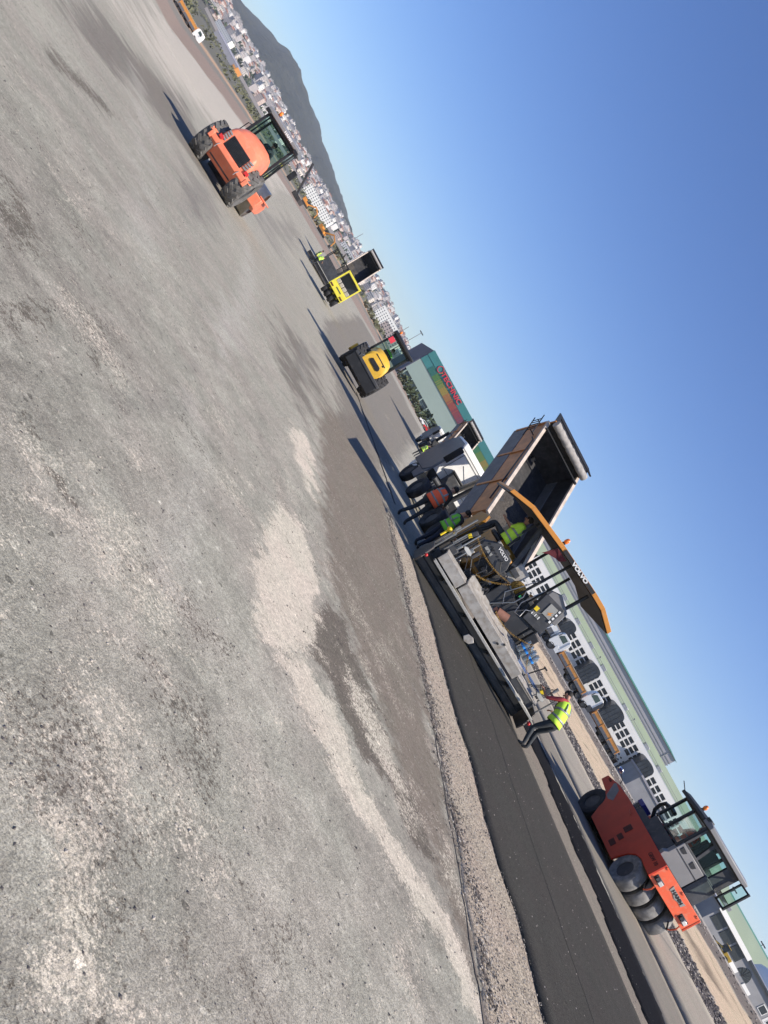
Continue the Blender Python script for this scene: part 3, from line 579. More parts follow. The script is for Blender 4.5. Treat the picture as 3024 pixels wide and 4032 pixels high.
# ---------------------------------------------------------------- pneumatic roller beside the road (rear left corner at local 0,0)
def beacon(parent,c,name='beacon'):
    b=MB();b.cyl(c,(c[0],c[1],c[2]+.05),.05,n=10);o=b.build('beacon_base','black_paint',parent)
    b=MB();b.sph((c[0],c[1],c[2]+.12),(.06,.06,.085),10,8);b.build(name,'amber',parent);return o
def pneu_roller(loc,az,tilt):
    t=empty('pneumatic_roller','red orange pneumatic tyred roller with grey cab standing on the concrete apron at the right','roller',loc,az,tilt=tilt)
    prof=[(-.73,.96),(-.73,1.5),(2.48,1.52),(3.33,1.47),(4.04,1.32),(4.05,1.08),(3.72,1.05),(3.4,1.02),(3.12,.93),(2.9,.7),(2.58,.28),(.5,.28),(.46,.5),(.36,.75),(.18,.93),(-.05,1.0),(-.3,.98)]
    b=MB();b.prism(prof,'x',0,.06);b.build('side_panel','orange_shaded',t,.01)  # shade of the left side put into a darker red
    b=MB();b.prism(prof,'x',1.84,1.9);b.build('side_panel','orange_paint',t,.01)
    b=MB();b.box(.06,1.84,-.72,-.66,.96,1.5);b.build('rear_panel','orange_sunlit',t,.006)  # sunlit rear given a brighter orange than the sides
    b=MB();b.box(.06,1.84,-.65,3.3,1.42,1.495).box(.06,1.84,3.3,4.0,1.1,1.3).box(.25,1.65,.5,2.9,.45,1.42).box(.1,1.8,-.6,-.2,1.02,1.4);b.build('chassis','dark_steel',t,.01)
    # pale corner brackets, tail lamps and tail badge on the rear panel
    for x in (.12,.95,1.74):
        b=MB();b.box(x-.05,x+.05,-.75,-.722,1.46,1.49);b.build('bracket','orange_sunlit',t)
    for x in (.3,1.6):
        b=MB();b.box(x-.17,x+.17,-.735,-.7,1.05,1.2);f=b.build('lamp_recess','black_paint',t,.01)
        b=MB();b.box(x-.02,x+.13,-.8,-.73,1.06,1.17);b.build('tail_lamp','lamp_glass',t,.01)
        b=MB();b.cyl((x-.09,-.78,1.12),(x-.09,-.73,1.12),.045,n=10);b.build('reflector','dark_grey',t)
    b=MB();b.prism([(.66,1.24),(.63,1.38),(.72,1.36),(1.18,1.36),(1.27,1.38),(1.24,1.24),(1.1,1.25),(.95,1.21),(.8,1.25)],'y',-.733,-.722);b.build('badge','print_grey',t)
    text('badge_lettering','HAMM',.13,.004,'print_black',t,(.95,-.736,1.3),(R(90),0,0),.004,1.25)
    text('side_lettering','GRW 10',.15,.003,'print_dark_red',t,(-.004,-.3,1.27),(R(90),0,R(-90)),.004,1.0)
    text('side_lettering','6108',.1,.003,'print_dark_red',t,(-.004,3.75,1.3),(R(90),0,R(-90)),.003,1.0)
    b=MB();b.prism([(2.75,1.08),(3.05,1.38),(3.42,1.42),(3.5,1.36),(3.15,.98),(2.95,.97)],'x',-.006,-.001);b.build('grime_panel','mid_grey',t)
    for (y0,y1,z0,z1) in ((1.15,1.4,.95,1.2),(.95,1.22,.42,.6),(1.0,1.25,.7,.86)):
        b=MB();b.box(-.006,.002,y0,y1,z0,z1);[b.box(-.014,-.006,y0,y1,z0+(z1-z0)*k/4,z0+(z1-z0)*k/4+.012) for k in range(1,4)];b.build('vent','print_dark_red',t)
    b=MB();b.tube([(-.02,1.7,1.35),(-.06,1.7,1.33),(-.06,1.9,1.36),(-.02,1.9,1.38)],.012);b.build('handle','orange_paint',t)
    for i in range(4): tyre_wheel('rear_wheel',t,(.2+.49*i,-.05,.5),.5,.36,'rubber_smooth_sunlit','dark_grey')
    for i in range(4): tyre_wheel('front_wheel',t,(.17+.5*i,3.3,.52),.52,.36,'rubber','dark_grey')
    for x in (.4,1.75):
        b=MB();b.tube([(x,-.68,1.0),(x,-.72,.85),(x,-.66,.72),(x,-.6,.66)],.022);b.build('scraper_arm','orange_sunlit',t)
    for x in (.33,1.64):
        b=MB();b.bar((x-.1,-.62,.78),(x+.14,-.56,.62),.05,.02);b.bar((x+.14,-.56,.62),(x+.14,-.3,.9),.04,.02);b.build('scraper','black_paint',t)
    # cab
    b=MB();b.box(.1,1.8,-.05,1.35,1.5,1.95);b.box(.12,1.78,1.35,2.3,1.5,1.72);b.build('cab_base','dark_grey',t,.02)
    b=MB();b.prism([(.04,1.5),(.02,1.62),(.1,1.72),(.1,2.18),(1.2,2.18),(1.2,1.5)],'y',-.2,-.06);b.build('rear_shell','cab_grey',t,.012)
    b=MB();b.box(1.22,1.82,-.22,-.06,1.5,2.2);b.build('rear_shell','dark_grey',t,.012)
    b=MB();b.box(.14,1.76,-.215,-.2,1.93,1.945);b.build('trim_line','black_paint',t)
    for x in (.3,.8):
        b=MB();b.prism([(x-.1,2.0),(x+.06,2.0),(x+.1,2.1),(x-.12,2.12)],'y',-.215,-.2);b.build('vent','black_paint',t)
    fr=MB()
    for (x,y) in ((.1,-.12),(.1,.72),(.12,1.36),(1.78,1.36),(1.78,.72),(1.8,-.12)): fr.bar((x,y,1.95),(x+(0 if y<1.3 else (.04 if x<1 else -.04)),y+(0 if y<1.3 else .06),2.92),.075,.075)
    for z in (2.0,2.9):
        fr.bar((.1,-.12,z),(.1,1.38,z),.06,.06);fr.bar((1.8,-.12,z),(1.8,1.38,z),.06,.06);fr.bar((.1,1.38,z),(1.8,1.38,z),.06,.06);fr.bar((.1,-.12,z),(1.8,-.12,z),.06,.06)
    fr.bar((.1,.72,2.0),(.1,.72,2.9),.08,.08)
    fr.build('cab_frame','black_paint',t,.01)
    b=MB();b.prism([(.66,2.2),(.76,2.2),(.66,2.88),(.56,2.88)],'y',-.17,-.1);b.box(1.36,1.8,-.17,-.1,2.2,2.88);b.box(.12,1.78,-.18,-.1,2.14,2.24);b.box(.12,1.78,-.18,-.1,2.8,2.9);b.box(.1,.18,-.18,-.1,2.2,2.9);b.build('rear_window_frame','dark_grey',t,.01)
    for nm,pl in (('rear_window',[(.13,-.13,2.2),(1.77,-.13,2.2),(1.77,-.13,2.85),(.13,-.13,2.85)]),('side_window',[(.09,-.05,2.02),(.09,.68,2.02),(.09,.68,2.88),(.09,-.05,2.88)]),('side_window',[(1.81,-.05,2.02),(1.81,1.3,2.02),(1.81,1.3,2.88),(1.81,-.05,2.88)]),('windscreen',[(.15,1.4,2.02),(1.75,1.4,2.02),(1.72,1.44,2.88),(.18,1.44,2.88)])):
        MB().add(pl,[(0,1,2,3)]).build(nm,'cab_glass',t,recalc=False)
    b=MB();b.prism([(-.34,2.9),(-.34,3.02),(-.1,3.07),(1.3,3.05),(1.62,2.98),(1.62,2.92)],'x',.0,1.96);b.build('cab_roof','cab_grey',t,.015)
    b=MB();b.box(-.015,.06,.1,1.6,2.9,3.0);b.box(0.0,.14,-.1,.12,2.98,3.1);b.build('roof_edge','black_paint',t,.015)
    beacon(t,(.05,.55,3.04))
    b=MB();b.bar((1.85,-.3,2.15),(1.95,-.62,2.15),.05,.05);b.bar((1.85,-.3,2.9),(1.95,-.62,2.9),.05,.05);b.bar((1.95,-.62,2.12),(1.95,-.62,2.93),.06,.06);b.bar((1.85,-.3,2.12),(1.85,-.3,2.93),.05,.05);f=b.build('open_window_frame','black_paint',t,.01)
    MB().add([(1.86,-.32,2.17),(1.95,-.6,2.17),(1.95,-.6,2.88),(1.86,-.32,2.88)],[(0,1,2,3)]).build('open_window','cab_glass',t,recalc=False)
    b=MB();b.box(.6,1.2,.2,.75,1.95,2.1);b.box(.6,1.2,.05,.2,2.1,2.75);b.sph((.9,.12,2.8),(.17,.06,.12));b.build('seat','black_paint',t,.03)
    b=MB();b.ring((.9,1.05,2.3),(0,-.5,1),[(.17,0),(.19,.02),(.17,.03)],18);b.cyl((.9,1.2,1.95),(.9,1.05,2.3),.03);b.build('steering_wheel','black_paint',t)
    # engine cowl, exhaust and tool box in front of the cab
    b=MB();b.prism([(1.75,1.5),(1.75,1.98),(2.35,1.93),(2.52,1.52)],'x',.75,1.7);b.build('cowl','orange_paint',t,.02)
    b=MB();b.tube([(.35,1.35,2.4),(.35,1.6,2.42),(.35,1.95,2.35),(.35,2.02,2.2),(.4,2.02,2.0),(.6,2.0,1.8)],.06,8);b.build('exhaust_pipe','black_paint',t)
    b=MB();b.box(.12,.45,2.0,2.35,1.54,1.7);o=b.build('tool_box','silver_box',t,.01)
    b=MB();b.box(.1,.47,2.0,2.35,1.7,1.84);b.build('tool_box_lid','blue_can',t,.02)
    b=MB();b.tube([(.0,3.3,1.5),(-.05,3.35,1.62),(-.2,3.45,1.7)],.014);b.build('mirror_arm','black_paint',t)
    b=MB();b.cbox((-.28,3.5,1.74),(.22,.05,.13));b.build('mirror','chrome',t,.02)
    b=MB();b.bar((.0,1.6,3.0),(.0,1.95,3.12),.02);b.build('aerial','black_paint',t)
    return t
ROL=pneu_roller((11.25,21.0,.33),-8.6,.04)
hv=Vector((math.sin(R(-8.6)),math.cos(R(-8.6)),0));rv=Vector((hv.y,-hv.x,0))
def rel(o,h,x,y,z):
    h=R(h);return Vector(o)+Vector((math.cos(h),-math.sin(h),0))*x+Vector((math.sin(h),math.cos(h),0))*y+Vector((0,0,z))
human('seated driver in a red orange vest inside the grey cab of the right hand roller',rel((11.25,21,.33),-8.6,.62,.62,1.6),-8.6,SEAT,1,'shirt_black','trouser_dark','vest_red',fingers=False,tilt=.04)

# ---------------------------------------------------------------- drum rollers seen from behind
def drum_roller(label,loc,az,tilt,body,grille_style,group=None):
    t=empty('drum_roller',label,'roller',loc,az,group,tilt=tilt)
    for x in (-.83,.83): tyre_wheel('rear_wheel',t,(x,0,.74),.72,.58,'rubber_dusty' if grille_style==0 else 'rubber','dark_grey',lug=True)
    b=MB();b.box(-.5,.5,-.5,1.9,.5,1.0);b.cyl((-.8,0,.7),(.8,0,.7),.16);b.build('chassis','dark_steel',t,.02)
    b=MB()
    if grille_style==0:
        b.prism([(-.78,.84),(-.78,1.0),(-.5,1.02),(-.28,.42),(-.36,.4)],'x',-.86,.86);b.box(-.92,-.8,-.8,-.45,.78,1.02);b.box(.8,.92,-.8,-.45,.78,1.02)
        b.prism([(-.72,.98),(-.6,1.12),(-.3,1.12),(-.3,.98)],'x',.68,1.02);b.prism([(-.72,.98),(-.6,1.12),(-.3,1.12),(-.3,.98)],'x',-1.02,-.68)
        b.build('rear_bumper',body,t,.015)
        for x in (-.48,.5):
            k=MB();k.tube([(x,-.78,.95),(x-.02,-.83,.86),(x-.02,-.83,.74)],.013);k.build('grab_handle','reflective',t)
        for x in (-.62,.68):
            k=MB();k.box(x-.08,x+.08,-.78,-.7,1.05,1.16);k.build('tail_lamp','red_plastic',t,.01)
    else:
        b.box(-.98,.98,-.8,-.5,.3,.95);b.build('rear_bumper','black_paint',t,.03)
        k=MB();k.box(-1.0,1.0,-.84,-.5,.84,.98);k.build('step_bar','dark_grey',t,.02)
        k=MB();k.tube([(-.72,-.84,.9),(-.72,-.88,1.05),(-.6,-.86,1.12),(-.6,-.8,1.15)],.018);k.build('tow_hook','steel',t)
    # hood: cross-section rounded, rising towards the cab
    def sec(y,w,z0,z1): 
        return [(x*w,y,z0+(z1-z0)*h) for x,h in ((-1,0),(-1,.45),(-.93,.72),(-.75,.9),(-.45,.98),(0,1),(.45,.98),(.75,.9),(.93,.72),(1,.45),(1,0))]
    S_=[(-.72,.62,.98,1.55),(-.66,.66,.98,1.72),(-.4,.68,.98,1.88),(.1,.7,.98,2.0),(.6,.7,.98,2.08),(1.0,.72,.98,2.1)] if grille_style==0 else [(-.62,.58,.98,1.62),(-.56,.63,.98,1.78),(-.3,.64,.98,1.86),(.3,.66,.98,1.95),(1.0,.68,.98,2.0)]
    vs=[];n=11
    for a in S_: vs+=sec(*a)
    b=MB();b.add(vs,[(i*n+k,i*n+k+1,(i+1)*n+k+1,(i+1)*n+k) for i in range(len(S_)-1) for k in range(n-1)]+[tuple(range(n))[::-1],tuple((len(S_)-1)*n+k for k in range(n))])
    b.build('hood',body,t)
    if grille_style==0:
        b=MB();b.box(-.42,.42,-.73,-.66,1.02,1.46);[b.box(-.42,.42,-.745,-.73,1.05+.045*k,1.062+.045*k) for k in range(9)];b.build('grille','black_paint',t,.004)
        for sx in (-1,1):
            b=MB();[b.prism([(.46*sx,1.12+.09*k),(.61*sx,1.14+.09*k),(.61*sx,1.19+.09*k),(.46*sx,1.17+.09*k)],'y',-.76,-.6) for k in range(4)];b.build('louvre','reflective',t)
        text('hood_lettering','HAMM',.1,.003,'print_dark_red',t,(.0,-.665,1.6),(R(72),0,0),.002,1.3)
        b=MB();b.box(.645,.665,-.35,-.05,1.15,1.32);b.build('badge','print_white',t)
    else:
        b=MB();b.prism([(-.3,1.2),(-.36,1.27),(-.3,1.42),(.25,1.44),(.33,1.36),(.33,1.26),(.27,1.2)],'y',-.655,-.6);b.build('grille','black_paint',t,.01)
        b=MB();b.box(-.38,.36,-.62,-.56,1.62,1.67);b.box(.22,.3,-.63,-.56,1.56,1.62);b.build('engine_slot','black_paint',t)
    # cab
    b=MB();b.box(-.72,.72,1.02,2.4,.98,1.5);b.build('cab_base','dark_grey' if grille_style==0 else 'black_paint',t,.02)
    b=MB();
    for x in (-.7,.7):
        b.bar((x,1.05,1.5),(x*.97,1.05,2.85),.09,.09);b.bar((x,2.4,1.5),(x*.95,2.3,2.85),.08,.08);b.bar((x,1.7,1.5),(x,1.7,2.85),.05,.05)
        b.bar((x,1.05,1.5),(x,2.4,1.5),.06,.06);b.bar((x,1.05,2.85),(x,2.3,2.85),.08,.08)
    for y in (1.05,2.35): b.bar((-.7,y,2.83),(.7,y,2.83),.09,.08);b.bar((-.7,y,1.52),(.7,y,1.52),.06,.06)
    b.build('cab_frame','black_paint',t,.01)
    for nm,pl in (('rear_window',[(-.66,1.05,1.55),(.66,1.05,1.55),(.66,1.05,2.8),(-.66,1.05,2.8)]),('side_window',[(-.7,1.1,1.55),(-.7,2.3,1.55),(-.7,2.25,2.8),(-.7,1.1,2.8)]),('side_window',[(.7,1.1,1.55),(.7,2.3,1.55),(.7,2.25,2.8),(.7,1.1,2.8)]),('windscreen',[(-.66,2.38,1.55),(.66,2.38,1.55),(.66,2.3,2.8),(-.66,2.3,2.8)])):
        MB().add(pl,[(0,1,2,3)]).build(nm,'cab_glass',t,recalc=False)
    b=MB();b.prism([(.85,2.88),(.85,3.0),(1.1,3.06),(2.4,3.05),(2.6,2.96),(2.6,2.88)],'x',-.82,.82);b.build('cab_roof','cab_grey' if grille_style==0 else 'black_paint',t,.02)
    if grille_style==0:
        text('roof_lettering','HAMM',.12,.003,'print_white',t,(.25,.845,2.94),(R(90),0,0),.003,1.1)
        for x in (-.74,.78):
            k=MB();k.cbox((x,.85,2.86),(.2,.12,.12));k.build('work_lamp','black_paint',t,.02)
        beacon(t,(-.5,1.2,3.04))
        k=MB();k.tube([(.75,2.3,2.8),(.95,2.4,2.8),(1.1,2.4,2.6)],.014);k.build('mirror_arm','black_paint',t)
        k=MB();k.cbox((1.12,2.4,2.42),(.2,.06,.36));k.build('mirror','black_paint',t,.02)
        k=MB();k.tube([(-.75,1.1,1.55),(-.86,1.1,1.6),(-.86,1.15,2.1),(-.75,1.15,2.15)],.016);k.build('grab_rail','black_paint',t)
        k=MB();k.box(.6,.82,.85,1.0,1.1,1.28);k.cyl((.66,.84,1.2),(.66,.8,1.2),.03);k.cyl((.76,.84,1.2),(.76,.8,1.2),.03);k.build('socket_plate','silver_box',t,.01)
    else:
        k=MB();k.box(-.7,-.42,.84,.9,2.45,2.72);k.build('warning_plate','sign_red',t,.01)
        beacon(t,(-.62,1.1,3.02))
    # drum and yoke
    b=MB();b.ring((0,4.1,.74),(1,0,0),[(.68,-1.05),(.74,-1.05),(.74,1.05),(.68,1.05)],40,close=True);b.ring((0,4.1,.74),(1,0,0),[(.68,-.98),(.2,-.9),(0,-.9)],30);b.ring((0,4.1,.74),(1,0,0),[(.68,.98),(.2,.9),(0,.9)],30);b.build('drum','steel',t)
    b=MB()
    for x in (-1.12,1.12): b.prism([(2.95,.62),(3.0,1.05),(4.7,1.05),(5.05,.9),(5.05,.6),(4.6,.5),(3.4,.5)],'x',x-.09,x+.09)
    b.box(-1.2,1.2,2.7,3.15,.62,1.05);b.box(-1.2,1.2,4.95,5.2,.62,.95);b.build('drum_yoke',body if grille_style==0 else 'yellow_paint',t,.03)
    b=MB();b.box(.95,1.35,3.2,4.2,1.06,1.12);b.build('yoke_cover','orange_salmon' if grille_style==0 else 'dark_grey',t,.02)
    b=MB();b.box(-.4,.4,1.9,2.9,.6,.95);b.build('joint','dark_steel',t)
    b=MB();b.box(-.3,.3,1.5,1.95,1.5,1.62);b.box(-.3,.3,1.42,1.55,1.62,2.15);b.build('seat','black_paint',t,.03)
    return t
L1=(-12.25,25.7,-.49);drum_roller('salmon orange single drum roller with grey cab roof rolling away at the left',L1,-16,.075,'orange_salmon',0)
human('driver in dark clothes inside the cab of the salmon orange drum roller',rel(L1,-16,0,1.72,1.2),-16,SEAT,1,'shirt_dark','trouser_dark',None,fingers=False,tilt=.06)
L2=(-6.3,37.4,-.07);drum_roller('yellow drum roller with black cab and a black oval opening in its hood',L2,-12,.0,'yellow_paint',1)
human('driver in a green vest inside the cab of the yellow drum roller',rel(L2,-12,0,1.72,1.2),-12,SEAT,1,'vest_green','trouser_dark','vest_green',fingers=False,tilt=.03)
# far pneumatic roller with open frame
def lime_roller(loc,az):
    t=empty('pneumatic_roller','small lime yellow pneumatic roller with open roll frame far down the road','roller',loc,az,tilt=0.0)
    for i in range(4): tyre_wheel('rear_wheel',t,(-.72+.48*i,0,.48),.48,.3,'rubber','dark_grey',n=20)
    for i in range(3): tyre_wheel('front_wheel',t,(-.5+.5*i,3.0,.48),.48,.3,'rubber','dark_grey',n=20)
    b=MB();b.box(-.95,.95,-.7,-.1,.88,1.5);b.box(-.9,.9,-.1,3.4,.7,1.3);b.build('body','lime_yellow',t,.03)
    for x in (-.68,.68):
        b=MB();b.box(x-.18,x+.18,-.73,-.7,1.0,1.12);b.build('tail_lamp','print_dark_red',t)
    b=MB();b.box(-.3,.35,-.72,-.7,1.22,1.3);b.build('name_plate','dark_grey',t)
    b=MB()
    for x in (-.88,.88): b.bar((x,-.3,1.5),(x,-.3,2.85),.12,.12);b.bar((x,1.4,1.3),(x,1.4,2.85),.1,.1);b.bar((x,-.3,2.82),(x,1.4,2.82),.1,.12)
    b.bar((-.88,-.3,2.8),(.88,-.3,2.8),.12,.16);b.bar((-.88,1.4,2.8),(.88,1.4,2.8),.12,.14);b.build('roll_frame','lime_yellow',t,.01)
    b=MB();b.box(-.85,.85,-.25,1.35,2.86,2.92);b.build('canopy','black_paint',t,.01)
    for i in range(4):
        b=MB();b.box(-.82+.41*i,-.44+.41*i,-.35,0,1.5,1.85);b.build('water_tank','steel_plate',t,.05)
    b=MB();b.box(-.8,.8,1.3,1.36,1.4,2.7);b.build('dash_screen','pane_dark',t)
    return t
lime_roller((-17.9,66,.02),-14)
# ---------------------------------------------------------------- dump trucks
def dump_truck(label,loc,az,tip,boxm='tipper_brown',cabm='white_paint',fair='fairing_grey',tilt=0,detail=True,group=None,L=5.6,load=True,tarp=True,axles=(0,1.3,4.9),Hh=1.35,hinge=1.2):
    t=empty('dump_truck',label,'truck',loc,az,group,tilt=tilt)
    cy=L+.35 # rear of the cab
    b=MB();b.box(-.45,-.33,-.9,cy+1.6,.75,1.05);b.box(.33,.45,-.9,cy+1.6,.75,1.05);[b.box(-.33,.33,y,y+.12,.8,1.0) for y in (-.8,.6,2.2,3.8,5.0)];b.box(-.5,.5,cy-.6,cy+1.4,.7,1.15);b.build('chassis','dark_steel',t,.01)
    ax=list(axles)+[cy+1.15]
    for i,y in enumerate(ax):
        for s_ in (-1,1):
            if i<2: tyre_wheel('rear_wheel',t,(s_*.93,y,.52),.52,.6,'rubber','dark_grey',n=22)
            else: tyre_wheel('front_wheel',t,(s_*1.05,y,.52),.52,.32,'rubber','dark_grey',n=22)
    for s_ in (-1,1):
        b=MB();b.cyl((s_*.85,2.6,.75),(s_*.85,3.7,.75),.3,n=14);b.build('fuel_tank','dark_steel',t)
    b=MB();b.box(-1.2,1.2,-1.05,-1.0,.25,.8);b.build('mudflap','rubber',t)
    b=MB();b.box(-1.2,1.2,-1.1,-1.02,.8,.92);b.build('rear_bar','dark_steel',t,.01)
    if detail:
        b=MB();[b.cyl((-.85,cy-.55-.32*k,1.0),(-.55,cy-.55-.32*k,1.0),.15,n=12) for k in range(3)];b.cyl((-.5,cy-.5,1.25),(-.9,cy-.5,1.25),.12);b.build('air_tank','dark_grey',t)
        b=MB();b.tube([(-.2,cy-.15,1.5),(-.1,cy-.5,1.2),(.1,cy-.4,1.5),(0,cy-.02,1.7)],.02);b.tube([(-.3,cy-.1,1.6),(-.3,cy-.5,1.15),(-.1,cy-.6,1.1)],.02);b.build('air_hose','black_paint',t)
        b=MB();b.box(-.55,.15,cy-.28,cy-.03,1.2,2.0);b.build('intake_box','dark_grey',t,.05)
        b=MB();b.box(-1.17,1.17,cy-.035,cy+.3,1.02,1.42);b.build('cab_apron','black_paint',t,.01)
        b=MB();b.box(-.6,.2,cy-.3,cy-.02,2.0,2.1);b.build('intake_hood','black_paint',t,.03)
        b=MB();b.cyl((.35,cy-.35,1.0),(.5,cy-.25,3.1),.11,n=14);b.build('exhaust_stack','black_paint',t)
    # cab
    b=MB();b.prism([(cy,1.1),(cy,2.95),(cy+.25,3.12),(cy+1.5,3.08),(cy+1.85,2.4),(cy+1.95,1.5),(cy+1.95,.75),(cy+1.75,.55),(cy+.6,1.0)],'x',-1.2,1.2);b.build('cab',cabm,t,.06)
    if detail:
        b=MB();b.box(-.9,.9,cy-.02,cy-.004,1.75,1.77);b.box(-.9,.9,cy-.02,cy-.004,2.75,2.77);b.box(-.9,-.88,cy-.02,cy-.004,1.77,2.75);b.box(.88,.9,cy-.02,cy-.004,1.77,2.75);b.bar((-.5,cy-.01,2.5),(.1,cy-.01,2.2),.02,.012);b.box(-1.15,1.15,cy-.018,cy-.004,2.86,2.875);b.build('rear_pressing','mid_grey',t)
    for s_ in (-1,1):
        b=MB();b.prism([(cy+.5,2.05),(cy+.5,2.8),(cy+1.35,2.8),(cy+1.6,2.35),(cy+1.6,2.05)],'x',s_*1.2-.008,s_*1.2+.008);b.build('door_window','glass',t)
        b=MB();b.bar((s_*1.28,cy+1.7,2.75),(s_*1.5,cy+1.75,2.75),.03);b.cbox((s_*1.48,cy+1.75,2.4),(.12,.1,.65));b.build('mirror','black_paint',t,.02)
        b=MB();b.prism([(cy-.28,1.35),(cy-.3,2.5),(cy-.12,2.85),(cy+.12,3.0),(cy+1.3,3.0),(cy+1.75,2.5),(cy+1.9,1.5),(cy+1.9,.95),(cy+.1,1.0)] if detail else [(cy-.28,1.35),(cy-.3,2.5),(cy-.12,2.85),(cy+.12,3.0),(cy+.12,1.1)],'x',s_*1.22-.06,s_*1.22+.045);b.build('side_fairing',fair,t,.04)
        b=MB();b.prism([(cy-.1,.55),(cy-.25,1.35),(cy+.6,1.35),(cy+.7,1.1),(cy+.55,.55)],'x',s_*1.2-.05,s_*1.2+.03);b.build('step_fairing',fair,t,.03)
        if detail:
            b=MB();b.prism([(cy-.34,2.0),(cy-.34,2.75),(cy-.31,2.8),(cy-.31,1.95)],'x',s_*1.16-.22,s_*1.16+.06);b.build('air_deflector','black_paint',t,.02)
    MB().add([(-1.05,cy+1.93,1.75),(1.05,cy+1.93,1.75),(1.0,cy+1.6,2.85),(-1.0,cy+1.6,2.85)],[(0,1,2,3)]).build('windscreen','glass',t,recalc=False)
    # tipping body, hinged at the rear
    X=Matrix.Translation((0,-.0,hinge))@Matrix.Rotation(R(tip),4,'X')
    B=lambda: (lambda m:(setattr(m,'X',X),m)[1])(MB())
    W=1.25
    b=B();b.box(-W,W,0,L,0,.07);[b.box(-.5,-.35,0,L,-.16,0) for _ in (1,)];b.box(.35,.5,0,L,-.16,0);b.build('body_floor',boxm,t)
    for s_ in (-1,1):
        b=B();b.box(s_*W-.05,s_*W+.055,-.02,L,-.1,Hh*.42);b.build('body_sill','underbody_grey',t,.01)
        b=B();b.box(s_*W-(.03),s_*W+(.03),0,L,.07,Hh);[b.box(s_*W+s_*.03,s_*W+s_*.08,y,y+.1,.02,Hh) for y in (0.02,L*.33,L*.66,L-.12)];b.build('body_side',boxm,t,.008)
        b=B();b.box(s_*(W-.03),s_*(W-.045),.04,L-.05,.08,Hh-.02) if False else b.add([(s_*(W-.035),.0,.075),(s_*(W-.035),L,.075),(s_*(W-.035),L,Hh-.02),(s_*(W-.035),0,Hh-.02)],[(0,1,2,3)]);b.build('liner','tipper_inner',t,recalc=False)
        b=B();b.box(s_*W-.07,s_*W+.07,-.05,L,Hh,Hh+.09);b.build('top_rail','pale_rim',t,.01)
    b=B();b.box(-W,W,L-.05,L,.07,Hh+.35);b.build('front_board',boxm,t,.01)
    b=B();b.add([(-W+.04,0,.075),(W-.04,0,.075),(W-.04,L-.06,.075),(-W+.04,L-.06,.075)],[(0,1,2,3)]);b.add([(-W+.04,L-.06,.075),(W-.04,L-.06,.075),(W-.04,L-.06,Hh+.33),(-W+.04,L-.06,Hh+.33)],[(0,1,2,3)]);b.build('liner','tipper_inner',t,recalc=False)
    if tip>5:
        b=B();b.box(-W,W,-.05,-.01,.0,Hh*.55);b.build('tailgate','pale_rim',t,.01)
    else:
        b=B();b.box(-W,W,-.05,-.0,.0,Hh);b.build('tailgate',boxm,t,.01)
    if tarp:
        b=B();b.tube([(-W+.05+2.4*k/24,L-.22+.008*math.sin(k*2.1),Hh+.42+.006*math.sin(k*3.3)) for k in range(25)],[.15+.008*math.sin(k*1.7) for k in range(25)],14);b.build('rolled_tarp','tarp',t)
        b=B();b.box(-W,W,L-.5,L-.42,Hh+.08,Hh+.16);b.box(-W,W,L,L+.5,Hh+.3,Hh+.36);[b.bar((x,L+.48,Hh+.33),(x,L-.1,Hh+.62),.04) for x in (-W,0,W)];b.bar((-W,L-.1,Hh+.62),(W,L-.1,Hh+.62),.05);b.build('cab_guard','black_paint',t)
    if detail:
        b=B();[b.bar((-W-.28,L*.86+.16*k,.9+.0*k),(-W-.28,L*.86+.16*k,1.3),.025) for k in range(5)];b.bar((-W-.28,L*.8,.9),(-W-.28,L+.1,.9),.03);b.bar((-W-.28,L*.8,1.3),(-W-.28,L+.1,1.3),.03);b.bar((-W-.04,L*.85,1.1),(-W-.28,L*.85,1.1),.03);b.bar((-W-.04,L-.1,1.1),(-W-.28,L-.1,1.1),.03);b.build('ladder','black_paint',t)
        b=B();b.tube([(-W-.1,L*.12,1.2),(-W-.14,L*.4,1.32),(-W-.12,L*.75,1.36),(-W-.1,L*.8,1.2)],.03);b.build('tarp_arm','black_paint',t)
    if tip>5:
        e=X@Vector((0,L-.1,.2));b=MB();p0=Vector((0,cy-.35,.95));b.cyl(p0,p0.lerp(e,.5),.11);b.cyl(p0.lerp(e,.45),e,.08);b.build('tipping_ram','steel',t)
    if load:
        m=B();nu,nv=16,14;vs=[]
        for i in range(nu):
            for j in range(nv):
                u=i/(nu-1);v_=j/(nv-1);y=.02+u*L*.55;x=-W+.06+v_*(2*W-.12);h=.1+.85*max(0,1-u*1.25)*(.75+.35*math.sin(v_*3.1))+.16*noise.noise(Vector((x*2.2,y*2.2,3)))+.06*noise.noise(Vector((x*9,y*9,3)))
                vs.append((x,y,min(h,Hh+.1)))
        m.add(vs,[(i*nv+j,(i+1)*nv+j,(i+1)*nv+j+1,i*nv+j+1) for i in range(nu-1) for j in range(nv-1)]);o=m.build('asphalt_load','hot_asphalt',t,recalc=False)
    return t
dump_truck('white cab dump truck with raised brown body tipping asphalt into the big paver',(2.5,26.75,.05),-20,40.5,tilt=.03)
dump_truck('second dump truck farther off with brown raised body in front of the green hall',(-1.75,81.2,.72),-20,40,tilt=.0,detail=True)

# ---------------------------------------------------------------- the big paver
PAZ=-4;PL=Vector((3.45,18.45,G(3.45)+.03))
t=PV=empty('asphalt_paver','large dark paver with orange canopy and long steel screed in the middle','paver',PL,PAZ,tilt=.04)
